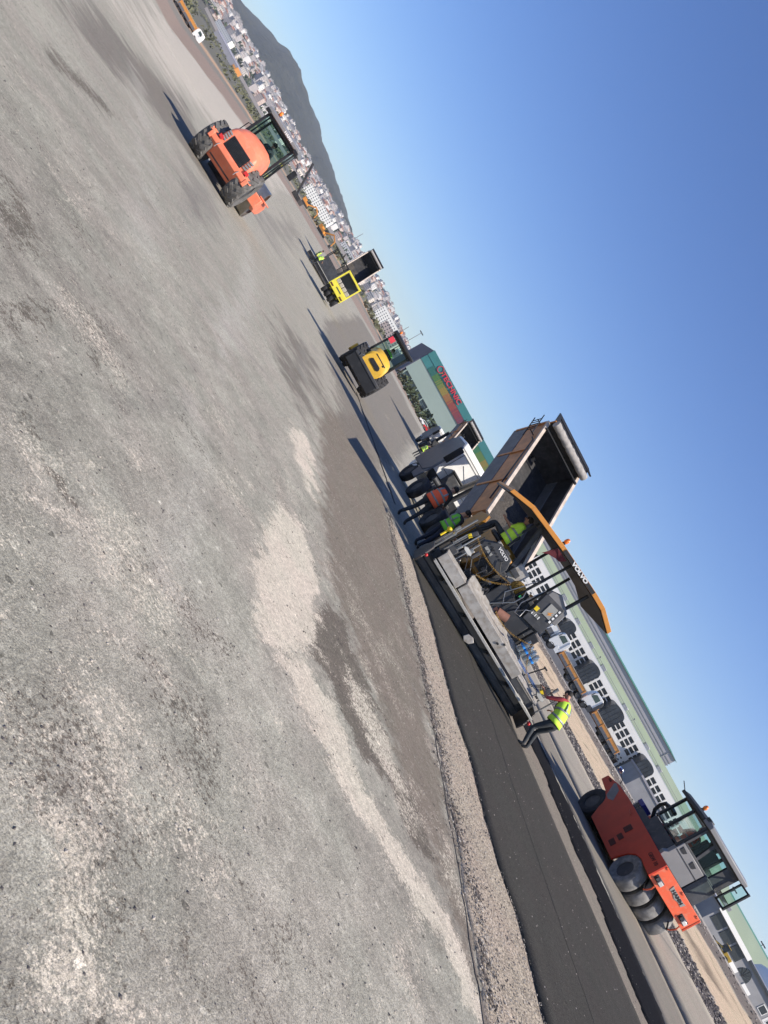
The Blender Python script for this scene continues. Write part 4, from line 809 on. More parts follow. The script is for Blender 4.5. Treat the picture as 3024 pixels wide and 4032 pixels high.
# screed
b=MB();b.box(-2.2,2.2,.02,.5,.02,.2);b.build('screed_plate','dark_steel',t,.01)
b=MB();b.box(-2.15,2.2,.05,.12,.2,.4);b.box(-2.1,2.2,.0,.06,.02,.06);b.build('screed_back','black_paint',t,.01)
b=MB();b.box(-1.95,2.4,-.3,-.06,.38,.43);[b.box(-1.95+.02*0,2.4,-.3+.04*k,-.29+.04*k,.43,.437) for k in range(6)];b.build('footboard','steel_tread',t,.004)
for x in (-1.4,-.4,.6,1.5):
    b=MB();b.box(x-.03,x+.03,-.2,.06,.3,.38);b.build('footboard_bracket','dark_steel',t)
b=MB();b.prism([(-.04,.47),(-.06,.74),(.3,.8),(.34,.77),(.0,.7),(.02,.47)],'x',-1.92,-1.1);b.build('screed_cover','steel_plate',t,.006)
b=MB();b.prism([(-.02,.5),(.3,.5),(.36,.82),(.3,.83),(-.05,.76)],'x',-1.05,1.42);b.build('screed_cover','steel_plate',t,.006)
b=MB();b.prism([(.3,.83),(.62,.98),(.62,.94),(.34,.8)],'x',-1.05,1.2);b.build('walkway_plate','steel_plate',t,.005)
b=MB();b.prism([(-.04,.66),(.25,.74),(.25,.7),(-.02,.62)],'x',1.42,2.25);b.build('extension_cover','steel_plate',t,.005)
b=MB();b.box(1.42,2.25,.0,.04,.45,.6);b.build('extension_face','dark_grey',t,.005)
b=MB();b.cyl((1.2,.32,.86),(2.28,.32,.86),.025);b.cyl((1.2,.26,.83),(2.28,.26,.83),.02);b.build('guide_tube','chrome',t)
for x,z in ((.52,.62),(.62,.74)):
    b=MB();b.box(x-.022,x+.022,-.065,-.02,z,z+.045);b.build('bolt_hole','black_paint',t)
b=MB();b.prism([(-.02,.02),(.1,.08),(.14,.2),(.03,.25),(-.1,.2),(-.13,.08)],'y',-.36,-.33);b.build('deflector_plate','steel_plate',t,.01)
for s_,x in ((-1,-2.2),(1,2.36)):
    b=MB();b.prism([(-.35,.02),(-.4,.2),(-.2,.55),(.6,.6),(.9,.3),(.9,.02)],'x',x-.02,x+.02);g_=b.build('end_gate','dark_steel',t,.008)
    b=MB();[b.cyl((x+s_*.0,y,.5),(x,y,1.15),.022,n=8) for y in (-.1,.45)];b.bar((x,-.15,1.1),(x,.5,1.1),.05);b.cyl((x,.45,1.15),(x,.45,1.3),.04);b.build('gate_jack','steel',t)
    b=MB();b.sph((x+.03,-.42,.32),(.04,.04,.04));b.cyl((x+.03,-.4,.32),(x+.02,-.25,.34),.012);b.build('gate_knob','red_plastic',t)
# tractor
b=MB();b.box(-1.15,1.1,1.0,5.6,.75,1.15);b.box(-.6,.9,.6,1.2,.55,1.1);b.build('tractor_frame','dark_steel',t,.02)
for s_ in (-1,1):
    b=MB();pl=[]
    n=24
    b.prism([(1.5,.25),(1.7,.05),(4.7,.05),(5.0,.3),(4.95,.6),(4.6,.78),(1.8,.78),(1.5,.55)],'x',s_*1.05-.17,s_*1.05+.17);b.build('crawler_track','rubber',t,.05)
b=MB();b.prism([(.95,1.0),(.9,1.9),(1.2,2.05),(3.6,1.95),(3.6,1.0)],'x',-1.32,-.75);b.build('side_housing','paver_yellow',t,.03)
b=MB();b.prism([(.9,1.0),(1.3,.8),(2.0,.85),(2.0,1.0)],'x',-1.33,-.7);b.build('side_skirt','paver_yellow',t,.02)
b=MB();b.box(-1.22,-.86,.88,.93,1.1,1.75);[b.box(-1.22,-.86,.865,.88,1.13+.05*k,1.145+.05*k) for k in range(12)];b.build('housing_grille','black_paint',t)
b=MB();b.box(-.75,1.25,1.6,4.4,1.15,1.75);b.build('engine_hood','dark_grey',t,.03)
b=MB();b.prism([(.85,1.3),(1.25,1.28),(1.25,1.75),(.95,1.85)],'x',-.75,.2);b.build('rear_cowl','black_paint',t,.02)
b=MB();b.box(-.7,1.2,.85,1.55,.95,1.25);b.build('operator_floor','dark_grey',t,.01)
b=MB();b.prism([(-1.55,1.45),(-1.6,1.6),(-1.3,1.92),(-.85,1.92),(-.7,1.7),(-.7,1.45)],'y',.72,1.05);c=b.build('console','dark_grey',t,.02)  # grey console coloured darker to carry the canopy's shade
text('console_lettering','VOLVO',.11,.003,'print_white',t,(-1.08,.713,1.82),(R(90),0,R(0)),.003,1.0)
for k in range(6):
    b=MB();b.cyl((-1.45+.09*k,.715,1.68),(-1.45+.09*k,.705,1.68),.025,n=8);b.build('switch','black_paint',t)
b=MB();b.box(-1.45,-1.2,.705,.72,1.52,1.6);b.build('instruction_plate','print_grey',t)
# seats
for x in (-1.35,.75):
    b=MB();b.box(x-.25,x+.25,1.15,1.6,1.86,1.98);b.box(x+.1,x+.25,1.15,1.6,1.98,2.4);b.build('seat','black_paint',t,.04)
# canopy with orange fascia
CP=[(-2.35,2.72),(-1.75,2.94),(-.6,3.06),(.75,3.13),(1.15,3.13),(1.72,2.98)]
b=MB()
b.prism([(x,z) for x,z in CP]+[(x,z-.05) for x,z in CP[::-1]],'y',.35,3.3);b.build('canopy','black_paint',t,.01)
b=MB();b.prism([(x,z+.075) for x,z in CP]+[(x,z+.003) for x,z in CP[::-1]],'y',.37,3.28);b.build('canopy_top','canopy_orange',t,.01)
for i in range(5):
    (x0,z0),(x1,z1)=CP[i],CP[i+1]
    for y in (.3,3.29):
        b=MB();b.prism([(x0,z0-.03),(x1,z1-.03),(x1,z1+.08),(x0,z0+.08)],'y',y,y+.05);b.build('fascia','canopy_orange' if y<1 else 'black_paint',t,.006)
b=MB();b.prism([(-.5,3.035),(.72,3.1),(.72,3.2),(-.5,3.135)],'y',.285,.298);b.build('name_board','print_black',t)
text('canopy_lettering','VOLVO',.125,.004,'print_white',t,(.13,.28,3.116),(R(90),R(-3.3),0),.006,1.4)
beacon(t,(-.62,.5,3.13))
for p0,p1,rr in (((-.05,.8,1.2),(.0,.8,3.05),.035),((.8,.75,1.1),(.84,.75,3.05),.045),((-.05,3.1,1.6),(-.05,3.1,3.05),.04),((.85,3.1,1.6),(.85,3.1,3.05),.04)):
    b=MB();b.cyl(p0,p1,rr);b.build('canopy_post','black_paint',t)
b=MB();b.bar((-1.25,1.15,1.9),(-1.2,1.15,2.98),.05,.05);b.build('canopy_post','black_paint',t)
b=MB();b.bar((-.55,.95,1.6),(-1.1,1.0,2.95),.09,.12);b.build('gas_strut','dark_grey',t,.01)
b=MB();b.bar((-.3,1.0,1.75),(-1.0,1.3,2.9),.12,.05);b.build('stay','steel_plate',t,.01)
b=MB();b.box(-.62,-.25,.9,1.0,1.55,2.1);b.build('rear_plate','steel_plate',t,.015)
b=MB();b.box(-.3,-.06,.86,.95,1.35,1.6);b.build('hose_box','steel_plate',t,.01)
b=MB()
for k in range(4): b.ring((-.15,.8+.02*k,1.72-.01*k),(0,1,.3),[(.16+.01*k,0),(.175+.01*k,.01),(.16+.01*k,.02)],18)
b.build('hose_reel','cable_yellow',t)
r2=random.Random(5)
for k in range(9):
    x=-.6+.12*k;b=MB();b.tube([(x,.9,1.5+.1*r2.random()),(x+.1*r2.uniform(-1,1),.7,1.25),(x+.15*r2.uniform(-1,1),.55,.95),(x+.05,.4,.8)],.014+.008*r2.random(),6);b.build('hydraulic_hose','black_paint',t)
for k in range(7):
    x=-2.15+.09*k;b=MB();b.cyl((x,.5+.1*r2.random(),.5),(x+.03,.6,1.25+.5*r2.random()),.015+.012*r2.random(),n=8);b.build('levelling_rod',['steel','black_paint'][k%2],t)
for k in range(5):
    x=-1.9+.12*k;b=MB();b.box(x-.04,x+.04,.55,.68,.85+.07*k,1.0+.09*k);b.build('valve_block',['dark_grey','steel'][k%2],t,.01)
for x in (-1.45,1.5):
    b=MB();b.bar((x,.3,.65),(x,3.4,.95),.14,.22);b.build('tow_arm','dark_steel',t,.02)
b=MB();b.box(-2.05,-1.6,.3,.75,.35,.6);b.box(-1.98,-1.72,.35,.6,.6,.95);b.build('side_gearbox','dark_grey',t,.02)
# hopper wings in sunlight
for s_ in (-1,1):
    b=MB();b.prism([(4.2,1.15),(4.2,1.95),(4.5,2.1),(6.2,2.0),(6.4,1.0),(6.2,.6),(4.6,.7)],'x',s_*1.5-.04,s_*1.5+.04);b.build('hopper_wing','paver_yellow',t,.01)
b=MB();b.box(-1.46,1.46,4.15,4.25,1.0,1.9);b.build('hopper_back','dark_steel',t,.01)
b=MB();b.prism([(-1.3,1.75),(-1.35,2.45),(-1.15,2.5),(-.85,2.4),(-.8,2.1),(-1.0,1.75)],'y',2.6,2.75);b.build('hopper_shield','pale_rim',t,.02)
m=MB();nu,nv=12,12;m.add([(-1.4+2.8*j/(nv-1),4.3+2.0*i/(nu-1),1.15+.45*math.sin(math.pi*j/(nv-1))+.15*noise.noise(Vector((i*.7,j*.7,1)))) for i in range(nu) for j in range(nv)],[(i*nv+j,(i+1)*nv+j,(i+1)*nv+j+1,i*nv+j+1) for i in range(nu-1) for j in range(nv-1)]);m.build('asphalt_in_hopper','hot_asphalt',t,recalc=False)
b=MB();b.box(-.1,.05,.55,.7,.9,1.05);b.cyl((.0,.55,1.0),(.28,.55,1.12),.11,n=14);b.build('vibrator_motor','skid_rust',t)
b=MB();b.prism([(.55,.8),(.62,1.5),(.78,1.55),(.95,1.0),(.95,.8)],'x',-.5,.75);b.build('heat_shield','black_paint',t,.02)
b=MB();b.prism([(.12,1.0),(.1,1.3),(.55,1.72),(.6,1.6),(.3,1.1)],'y',.72,.82);b.build('folded_step','dark_grey',t,.01)
for k in range(26):
    x=r2.uniform(-1.7,.7);y=r2.uniform(.55,.95);z=r2.uniform(1.0,1.9);b=MB();b.tube([(x,y,z),(x+r2.uniform(-.2,.2),y-.12,z-.15),(x+r2.uniform(-.3,.3),y-.15,z-.4),(x+r2.uniform(-.3,.3),y-.1,.8)],.009+.012*r2.random(),6);b.build('hydraulic_hose',['black_paint','dark_grey','steel'][k%7==0 and 2 or k%2],t)
for k in range(16):
    x=r2.uniform(-1.6,.3);z=r2.uniform(.9,1.8);b=MB();w_=r2.uniform(.04,.13);b.box(x-w_,x+w_,.78,.95,z,z+r2.uniform(.05,.2));b.build('valve_block',['dark_grey','black_paint','dark_steel','steel_plate'][k%4],t,.01)
# screed control cabinet on the right
b=MB();X=Matrix.Translation((.62,.62,1.92))@Matrix.Rotation(R(-14),4,'Y');b.X=X;b.box(-.3,.3,-.08,.14,-.42,.4);b.build('control_cabinet','dark_grey',t,.015)
b=MB();b.X=X;b.box(-.06,.18,-.1,-.08,-.02,.3);b.build('electrics_door','print_grey',t,.004)
b=MB();b.X=X;b.prism([(.05,.02),(.16,.1),(.1,.11),(.14,.17),(.02,.08),(.08,.08)],'y',-.105,-.1);b.build('lightning_mark','canopy_orange',t)
b=MB();b.X=X;b.box(-.27,-.17,-.1,-.08,-.08,.03);b.build('warning_sticker','warn_yellow',t)
for k in range(4):
    b=MB();b.X=X;b.box(.2,.25,-.11,-.08,.26-.11*k,.32-.11*k);b.build('socket','print_white',t,.004)
for k in range(5):
    b=MB();b.X=X;b.box(-.24+.05*k,-.21+.05*k,-.1,-.08,-.2,-.12);b.build('fuse',['print_white','print_grey'][k%2],t)
b=MB();b.prism([(.3,2.1),(.28,2.38),(.5,2.52),(.95,2.4),(1.05,2.0),(.9,1.95),(.8,2.2)],'y',.66,.8);b.build('cabinet_hood','cab_grey',t,.02)
b=MB();b.bar((.25,.7,1.3),(.95,.66,1.55),.06,.06);b.bar((.25,.7,1.3),(.2,.62,.9),.06,.06);b.bar((.95,.66,1.55),(.98,.6,.95),.05,.05);b.build('cabinet_stand','black_paint',t,.01)
b=MB();b.box(.9,1.15,.55,.7,1.1,1.5);b.build('side_box','black_paint',t,.02)
b=MB();b.box(-.02,.04,.7,.73,1.62,1.68);b.build('indicator','green_led',t)
b=MB();b.tube([(.2,.7,2.25),(.15,.6,1.9),(.1,.5,1.6),(.2,.45,1.35),(.35,.45,1.4),(.3,.5,1.6),(.6,.55,1.9)],.011);b.tube([(-.1,.7,2.2),(-.2,.6,1.8),(-.3,.6,1.4),(-.1,.5,1.2)],.012);b.build('loop_cable','steel',t)
# coiled cables
def coil(a,bb,sag,turns,name='coiled_cable',r=.02,th=.0055):
    a=Vector(a);bb=Vector(bb);n=turns*8;pts=[]
    d=(bb-a).normalized();u=d.cross(Vector((0,1,0))).normalized();w_=d.cross(u)
    for i in range(n+1):
        s=i/n;c=a.lerp(bb,s)-Vector((0,0,sag*4*s*(1-s)));ang=2*math.pi*turns*s
        pts.append(c+(u*math.cos(ang)+w_*math.sin(ang))*r)
    b=MB();b.tube(pts,th,4);return b.build(name,'cable_yellow',t)
coil((-1.85,.0,1.5),(-.5,.3,1.6),.12,44);coil((-1.1,.2,1.03),(-.45,.3,1.6),.1,26);coil((-.1,.2,.98),(1.0,.1,1.3),.14,40);coil((1.0,.1,1.3),(1.75,.1,.8),.12,30)
# left handset, lamp; right handset, lamp
for x,y,z in ((-1.95,.1,1.42),(2.1,.1,.98)):
    b=MB();b.X=Matrix.Translation((x,y,z))@Matrix.Rotation(R(12),4,'Y');b.box(-.05,.05,-.03,.03,-.09,.16);o=b.build('handset','dark_grey',t,.008)
    b=MB();b.X=Matrix.Translation((x,y,z))@Matrix.Rotation(R(12),4,'Y');b.box(-.052,.052,-.035,.035,-.09,.0);b.build('handset_cover','warn_yellow',t,.006)
    b=MB();b.cyl((x-.05,y,.7),(x-.02,y,z-.08),.014);b.build('handset_pole','steel',t)
for x,z in ((-1.72,1.15),(2.1,.72+.12)):
    b=MB();b.prism([(x-.13,z),(x-.05,z+.06),(x+.1,z+.06),(x+.16,z),(x+.08,z-.05),(x-.06,z-.05)],'y',-.06,.04);b.build('side_lamp','mid_grey',t,.01)
    b=MB();b.prism([(x-.12,z),(x-.05,z+.05),(x+.1,z+.05),(x+.145,z),(x+.08,z-.04),(x-.06,z-.04)],'y',-.066,-.061);b.build('lamp_face','lamp_glass',t)
b=MB();b.sph((-2.32,.2,1.05),(.07,.07,.06));b.cyl((-2.32,.2,.8),(-2.32,.2,1.0),.025);b.build('sonar_head','warn_yellow',t)
for k in range(5):
    b=MB();b.tube([(1.85+.06*k,.3,.75+.03*k),(1.95+.06*k,.15,1.0+.05*k),(2.1+.03*k,.2,.9),(2.2,.25,.6)],.012);b.build('hydraulic_hose','black_paint',t)
b=MB();b.bar((1.65,.5,.75),(1.75,.45,1.28),.025);b.box(1.71,1.82,.42,.47,1.27,1.31);b.build('guide_pole','black_paint',t)
b=MB();b.add([(-.62,.36,2.98),(-.25,.36,3.0),(-.3,.5,2.85),(-.42,.4,2.82),(-.6,.45,2.72),(-.72,.38,2.6)],[(0,1,2,3),(0,3,4,5)]);f=b.build('hanging_cloth','flag_red',t,recalc=False)
# detached bottles on the walkway (things resting on the paver)
o=empty('bottle_pack','shrink wrapped pack of clear water bottles resting on the right end of the paver screed','bottles',rel(PL,PAZ,1.22,.42,.93+.05),PAZ)
o.scale=(1.35,1.35,1.2)
for i in range(4):
    for j in range(2):
        b=MB();x=-.2+.1*i;y=-.06+.1*j;b.ring((x,y,0),(0,0,1),[(.045,0),(.047,.05),(.042,.12),(.047,.16),(.045,.25),(.015,.3),(.015,.32)],10);k=b.build('bottle','bottle',o)
        b=MB();b.ring((x,y,.12),(0,0,1),[(.0475,0),(.0475,.045)],10);b.build('bottle_label','bottle_label',k)
# people round the paver
W1=dict(chest=(0,.06,1.26),neck=(0,.12,1.45),head=(0,.19,1.55),elL=(-.27,.08,1.13),wrL=(-.2,.3,1.08),elR=(.27,.1,1.14),wrR=(.2,.33,1.1),knL=(-.13,.05,.5),anL=(-.17,-.08,.09))
human('worker in a bright orange vest standing left of the paver with back to the camera',(.38,21.2,.02),25,W1,1.05,'shirt_black','trouser_dark','vest_orange',tilt=.04)
human('worker in a green vest standing between the orange vested worker and the paver',(1.15,20.9,.04),60,dict(wrR=(.3,.3,1.0),elR=(.27,.05,1.12),wrL=(-.2,.32,1.1),elL=(-.25,.08,1.13)),1.0,'shirt_black','trouser_navy','vest_green',tilt=.04)
BEND=dict(pelvis=(0,-.08,.94),waist=(0,-.04,1.07),chest=(0,.09,1.23),neck=(0,.23,1.39),head=(0,.34,1.47),shL=(-.19,.18,1.33),shR=(.19,.18,1.33),elL=(-.33,.34,1.05),wrL=(-.3,.58,1.08),elR=(.4,.12,1.13),wrR=(.34,.36,1.0),hipL=(-.1,-.13,.88),hipR=(.1,-.13,.88),knL=(-.14,-.02,.49),knR=(.13,.0,.49),anL=(-.16,-.28,.1),anR=(.14,-.2,.1))
human('worker in a lime yellow vest bending over the right end of the paver screed',(5.82,17.55,.21),-38,BEND,1.0,'shirt_red','trouser_dark','vest_lime',tilt=.03)
human('paver operator in a lime vest seated under the orange canopy',rel(PL,PAZ,-1.38,1.25,1.52),-70,SEAT,1.0,'vest_lime','trouser_dark','vest_lime',fingers=False,tilt=.04)
human('distant worker in a lime vest standing beyond the white truck cab',(1.6,33,G(1.6)-.0),-60,None,1.0,'shirt_dark','trouser_dark','vest_lime',fingers=False)
human('worker in a lime vest standing behind the second dump truck',(-3.0,66,.15),30,None,1.0,'shirt_black','trouser_dark','vest_lime',fingers=False)
human('far worker in a lime vest left of the distant paver, nearer of two',(-26.2,81,T(-26.2,81)),80,None,1.0,'shirt_dark','trouser_dark','vest_lime',fingers=False)
human('far worker in a lime vest leaning by the distant paver, nearest its screed',(-25.4,80,T(-25.4,80)),20,BEND,1.0,'shirt_dark','trouser_dark','vest_lime',fingers=False)
# hand tools
o=MB();o.tube([(0,0,.02),(.25,.1,.7),(.5,.2,1.35)],.015);sh=o.build('shovel_shaft','trunk',None)
bpy.data.objects.remove(sh)
# ---------------------------------------------------------------- mountain
MA=[-1.5,-1.0,-.8,-.7,-.6477,-.6273,-.6022,-.5756,-.5614,-.5452,-.5246,-.4973,-.4752,-.4602,-.4345,-.4101,-.3767,-.3522,-.3309,-.3075,-.28,-.25,-.2,-.16,-.1]
ME=[.02,.03,.042,.05,.058,.0626,.0686,.0738,.0778,.0788,.0773,.074,.0717,.0674,.0612,.0595,.053,.0514,.0476,.0406,.033,.026,.02,.012,.004]
pts=[];aa=np.arange(-1.5,-.1,.0045);dd=[2250,2500,2800,3100,3400,3700,4000,4300,4500,4900,5500]
for a in aa:
    e=ip(a,MA,ME)
    for k,D in enumerate(dd):
        f=[-.02,.3,.48,.62,.74,.83,.91,.97,1,.8,.2][k]
        z=EYE+e*4500*f+ (noise.noise(Vector((a*14,D*.0016,0)))*30+noise.noise(Vector((a*60,D*.006,4)))*12+noise.noise(Vector((a*220,D*.02,7)))*5)*(0 if k in(0,) else 1)*(.35 if k>=8 else 1)
        pts.append((a*D,D,z))
mm=bpy.data.materials.new('forest_hill');mm.use_nodes=True;n_=mm.node_tree;b_=n_.nodes['Principled BSDF'];b_.inputs['Roughness'].default_value=1
tc=n_.nodes.new('ShaderNodeTexCoord');nz=n_.nodes.new('ShaderNodeTexNoise');nz.inputs['Scale'].default_value=.006;nz.inputs['Detail'].default_value=9;nz.inputs['Roughness'].default_value=.7;n_.links.new(tc.outputs['Object'],nz.inputs['Vector'])
cr=n_.nodes.new('ShaderNodeValToRGB');cr.color_ramp.elements[0].position=.35;cr.color_ramp.elements[0].color=(.018,.024,.017,1);cr.color_ramp.elements[1].position=.68;cr.color_ramp.elements[1].color=(.055,.055,.038,1);n_.links.new(nz.outputs[0],cr.inputs[0]);n_.links.new(cr.outputs[0],b_.inputs['Base Color'])
bp=n_.nodes.new('ShaderNodeBump');bp.inputs['Distance'].default_value=45;bp.inputs['Strength'].default_value=1;nz2=n_.nodes.new('ShaderNodeTexNoise');nz2.inputs['Scale'].default_value=.03;nz2.inputs['Detail'].default_value=6;n_.links.new(tc.outputs['Object'],nz2.inputs['Vector']);n_.links.new(nz2.outputs[0],bp.inputs['Height']);n_.links.new(bp.outputs[0],b_.inputs['Normal'])
grid_obj('mountain',pts,len(aa),len(dd),mm)
# ---------------------------------------------------------------- town on the slope
r3=random.Random(11)
def house_mesh(k):
    r=random.Random(k);m=MB();w_,d_,h=r.uniform(9,16),r.uniform(9,13),r.choice([6,9,9,12,15,18])
    m.box(-w_/2,w_/2,-d_/2,d_/2,-8,h);m.mi(1)
    if k%2==0: m.add([(-w_/2-.5,-d_/2-.5,h),(w_/2+.5,-d_/2-.5,h),(w_/2+.5,d_/2+.5,h),(-w_/2-.5,d_/2+.5,h),(-w_/4,0,h+2.6),(w_/4,0,h+2.6)],[(0,1,5,4),(1,2,5),(2,3,4,5),(3,0,4),(3,2,1,0)])
    else: m.box(-w_/2-.3,w_/2+.3,-d_/2-.3,d_/2+.3,h,h+.5);m.box(-2,2,-2,2,h+.5,h+2.6)
    m.mi(2)
    for fl in range(int(h//3)):
        for q_ in range(int(w_//3)):
            x=-w_/2+1.6+q_*3;m.box(x-.6,x+.7,-d_/2-.06,-d_/2+.02,fl*3+1,fl*3+2.3);m.box(x-.6,x+.7,d_/2-.02,d_/2+.06,fl*3+1,fl*3+2.3)
        for q_ in range(int(d_//3)):
            y=-d_/2+1.6+q_*3;m.box(w_/2-.02,w_/2+.06,y-.6,y+.6,fl*3+1,fl*3+2.3)
    return m
protos=[];HC=[house_mesh(k) for k in range(12)]
for k in range(12):
    m=house_mesh(k);me=m.mesh('house',[M('house_wall_%d'%(k%6)),M('tile_roof' if k%2==0 and k%3 else 'flat_roof'),M('house_pane')],smooth=False,recalc=False);protos.append(me)
spots=[]
while len(spots)<1500:
    a=r3.uniform(-.74,-.155);D=1420+ (r3.random()**.9)*1050
    x,y=a*D,D
    if any(abs(x-s[0])<10 and abs(y-s[1])<18 for s in spots): continue
    if noise.noise(Vector((a*16,D*.004,2)))>.38: continue
    spots.append((x,y))
spots.sort(key=lambda s:s[1])
LT=['cream','white','pinkish','brownish grey','beige','grey']
for i,(x,y) in enumerate(spots[:300]):
    k=r3.randrange(12);o=bpy.data.objects.new('town_house',protos[k]);COL.objects.link(o)
    o.location=(x,y,T(x,y));o.rotation_euler=(0,0,r3.uniform(-.6,.6)+r3.choice([0,0,1.57]));o.scale=(1,1,r3.uniform(.8,1.25))
    tag(o,'small %s house with %s roof among the packed houses of the hillside town'%(LT[k%6],'a hipped' if k%2==0 else 'a flat'),'house','houses of the hillside town, %s, %s'%(LT[k%6],'hipped roof' if k%2==0 else 'flat roof'))
m=MB()
mats=['house_wall_%d'%q for q in range(6)]+['tile_roof','flat_roof','house_pane']
for x,y in spots[300:]:
    k=r3.randrange(12);src=HC[k];m.X=Matrix.Translation((x,y,T(x,y)))@Matrix.Rotation(r3.uniform(-.6,.6)+r3.choice([0,1.57]),4,'Z')
    for f,mi_ in zip(src.f,src.m):
        pass
    o_=len(m.v);m.v+=[tuple(m.X@Vector(v)) for v in src.v];m.f+=[tuple(i+o_ for i in f) for f in src.f];m.m+=[(k%6 if q==0 else (6 if (k%2==0 and k%3) else 7) if q==1 else 8) for q in src.m]
m.X=None;o=m.build('town_backdrop',mats,smooth=False,recalc=False);tag(o,'upper rows of tiny pale houses climbing toward the foot of the mountain','houses',kind='stuff')
def leafcloud(m,c,r,n,s,seed=0,flat=.8):
    rr=random.Random(seed)
    for i in range(n):
        while 1:
            p=Vector((rr.uniform(-1,1),rr.uniform(-1,1),rr.uniform(-1,1)))
            if p.length<1: break
        p=p.normalized()*(p.length**.45)*(.8+.35*noise.noise(p*2.3+Vector((seed,0,0))))
        q_=Vector(c)+Vector((p.x*r[0],p.y*r[1],p.z*r[2]));a=Vector((rr.gauss(0,1),rr.gauss(0,1),rr.gauss(0,1))).normalized();b2=a.orthogonal().normalized()*s*rr.uniform(.6,1.3);c2=a.cross(b2).normalized()*s*rr.uniform(.5,1.)
        m.add([q_-b2-c2*.3,q_+b2-c2*.2,q_+b2*.2+c2,q_-b2*.6+c2*.8],[(0,1,2,3)])
m=MB()
for i in range(420):
    a=r3.uniform(-.74,-.15);D=1350+r3.random()*1150;x,y=a*D,D;s=r3.uniform(5,11);leafcloud(m,(x,y,T(x,y)+s*.6),(s*1.3,s,s*.7),26,s*.42,i)
o=m.build('town_trees',['foliage'],smooth=False,recalc=False);tag(o,'dark tree clumps between the houses of the town','trees',kind='stuff')
# larger buildings that can be told apart at the foot of the town
def simple_block(name,label,cat,a,D,w_,d_,h,wall,roof,az=0,win=True,rise=0,group=None,zoff=0,wm='pane_dark'):
    x,y=a*D,D;t=empty(name,label,cat,(x,y,T(x,y)+zoff),az,group)
    b=MB();b.box(-w_/2,w_/2,-d_/2,d_/2,-4,h);b.build('wall',wall,t,recalc=False)
    b=MB()
    if rise: b.prism([(-d_/2-.3,h),(0,h+rise),(d_/2+.3,h)],'x',-w_/2-.3,w_/2+.3)
    else: b.box(-w_/2-.2,w_/2+.2,-d_/2-.2,d_/2+.2,h,h+.35)
    b.build('roof',roof,t)
    if win:
        nx=max(2,int(w_/4));me=None
        for fl in range(max(1,int(h/3.2))):
            for i in range(nx):
                if me is None: q_=MB();q_.box(-.9,.9,-.05,.05,-.6,.6);me=q_.mesh('window',[M(wm)],False)
                o=bpy.data.objects.new('window',me);COL.objects.link(o);o.parent=t;o.location=(-w_/2+w_*(i+.5)/nx,-d_/2-.02,1.7+fl*3.2)
    return t
wh=simple_block('warehouse','grey warehouse with a yellow end wall at the foot of the town','warehouse',-.597,1230,62,26,9,'clad_grey','clad_grey',-4,False,3)
b=MB();b.box(31.1,31.5,-13,13,-2,9);b.box(24,31.4,-13.3,-13.05,-2,6);b.build('end_wall','canopy_orange',wh)
simple_block('apartment_block','long white apartment block standing at the lower edge of the town on the left','building',-.62,1380,50,14,14,'facade_white','flat_roof',10)
simple_block('apartment_block','wide white windowed hall at the lower edge of the town behind the salmon roller','building',-.375,1150,60,16,16,'facade_white','flat_roof',-10)
simple_block('apartment_block','pale slab block on the slope above the yellow rollers','building',-.30,1400,55,15,18,'house_wall_1','flat_roof',5)
simple_block('apartment_block','tall cream block at the right end of the town next to the coloured hall','building',-.205,1150,46,15,22,'facade_white','flat_roof',-5)
simple_block('apartment_block','low pink block at the right end of the town next to the coloured hall','building',-.19,1000,34,14,13,'house_wall_4','tile_roof',8)
simple_block('apartment_block','white tower block standing alone above the small lime roller','building',-.285,1250,24,14,26,'house_wall_1','flat_roof',0)
# retaining wall line across the town
b=MB()
for i in range(60):
    a0=-.66+.0065*i;a1=a0+.0065;D0=1300;b.bar((a0*D0,D0,T(a0*D0,D0)+6),(a1*D0,D0,T(a1*D0,D0)+6),3,5)
o=b.build('viaduct','house_wall_3');tag(o,'long thin white wall running across the lower part of the town','wall')
# bushes on the plain in front of the town and in front of the hall
m=MB()
for i in range(260):
    a=r3.uniform(-.72,-.2);D=r3.uniform(330,1200);x,y=a*D,D;s=r3.uniform(1.5,4);leafcloud(m,(x,y,T(x,y)+s*.4),(s*2,s,s*.6),14,s*.45,i+900)
o=m.build('scrub',['dry_bush'],smooth=False,recalc=False);tag(o,'dry scrub dotted over the plain below the town','bushes',kind='stuff')
for i in range(13):
    a=-.138+.013*i;D=232+r3.uniform(-10,10);x,y=a*D,D;s=r3.uniform(1.8,3.0);t=empty('shrub','olive shrub, %s from the left in the row before the coloured hall'%('first second third fourth fifth sixth seventh eighth ninth tenth eleventh twelfth thirteenth'.split()[i]),'shrub',(x,y,T(x,y)),0,'shrubs in front of the coloured hall')
    m=MB();leafcloud(m,(0,0,s*.7),(s*1.5,s,s*.8),90,s*.26,i+50);m.build('foliage',['foliage' if i%3 else 'dry_bush'],t,smooth=False,recalc=False)
    b=MB();b.cyl((0,0,-.5),(0,0,s*.6),.12);b.build('trunk','trunk',t)
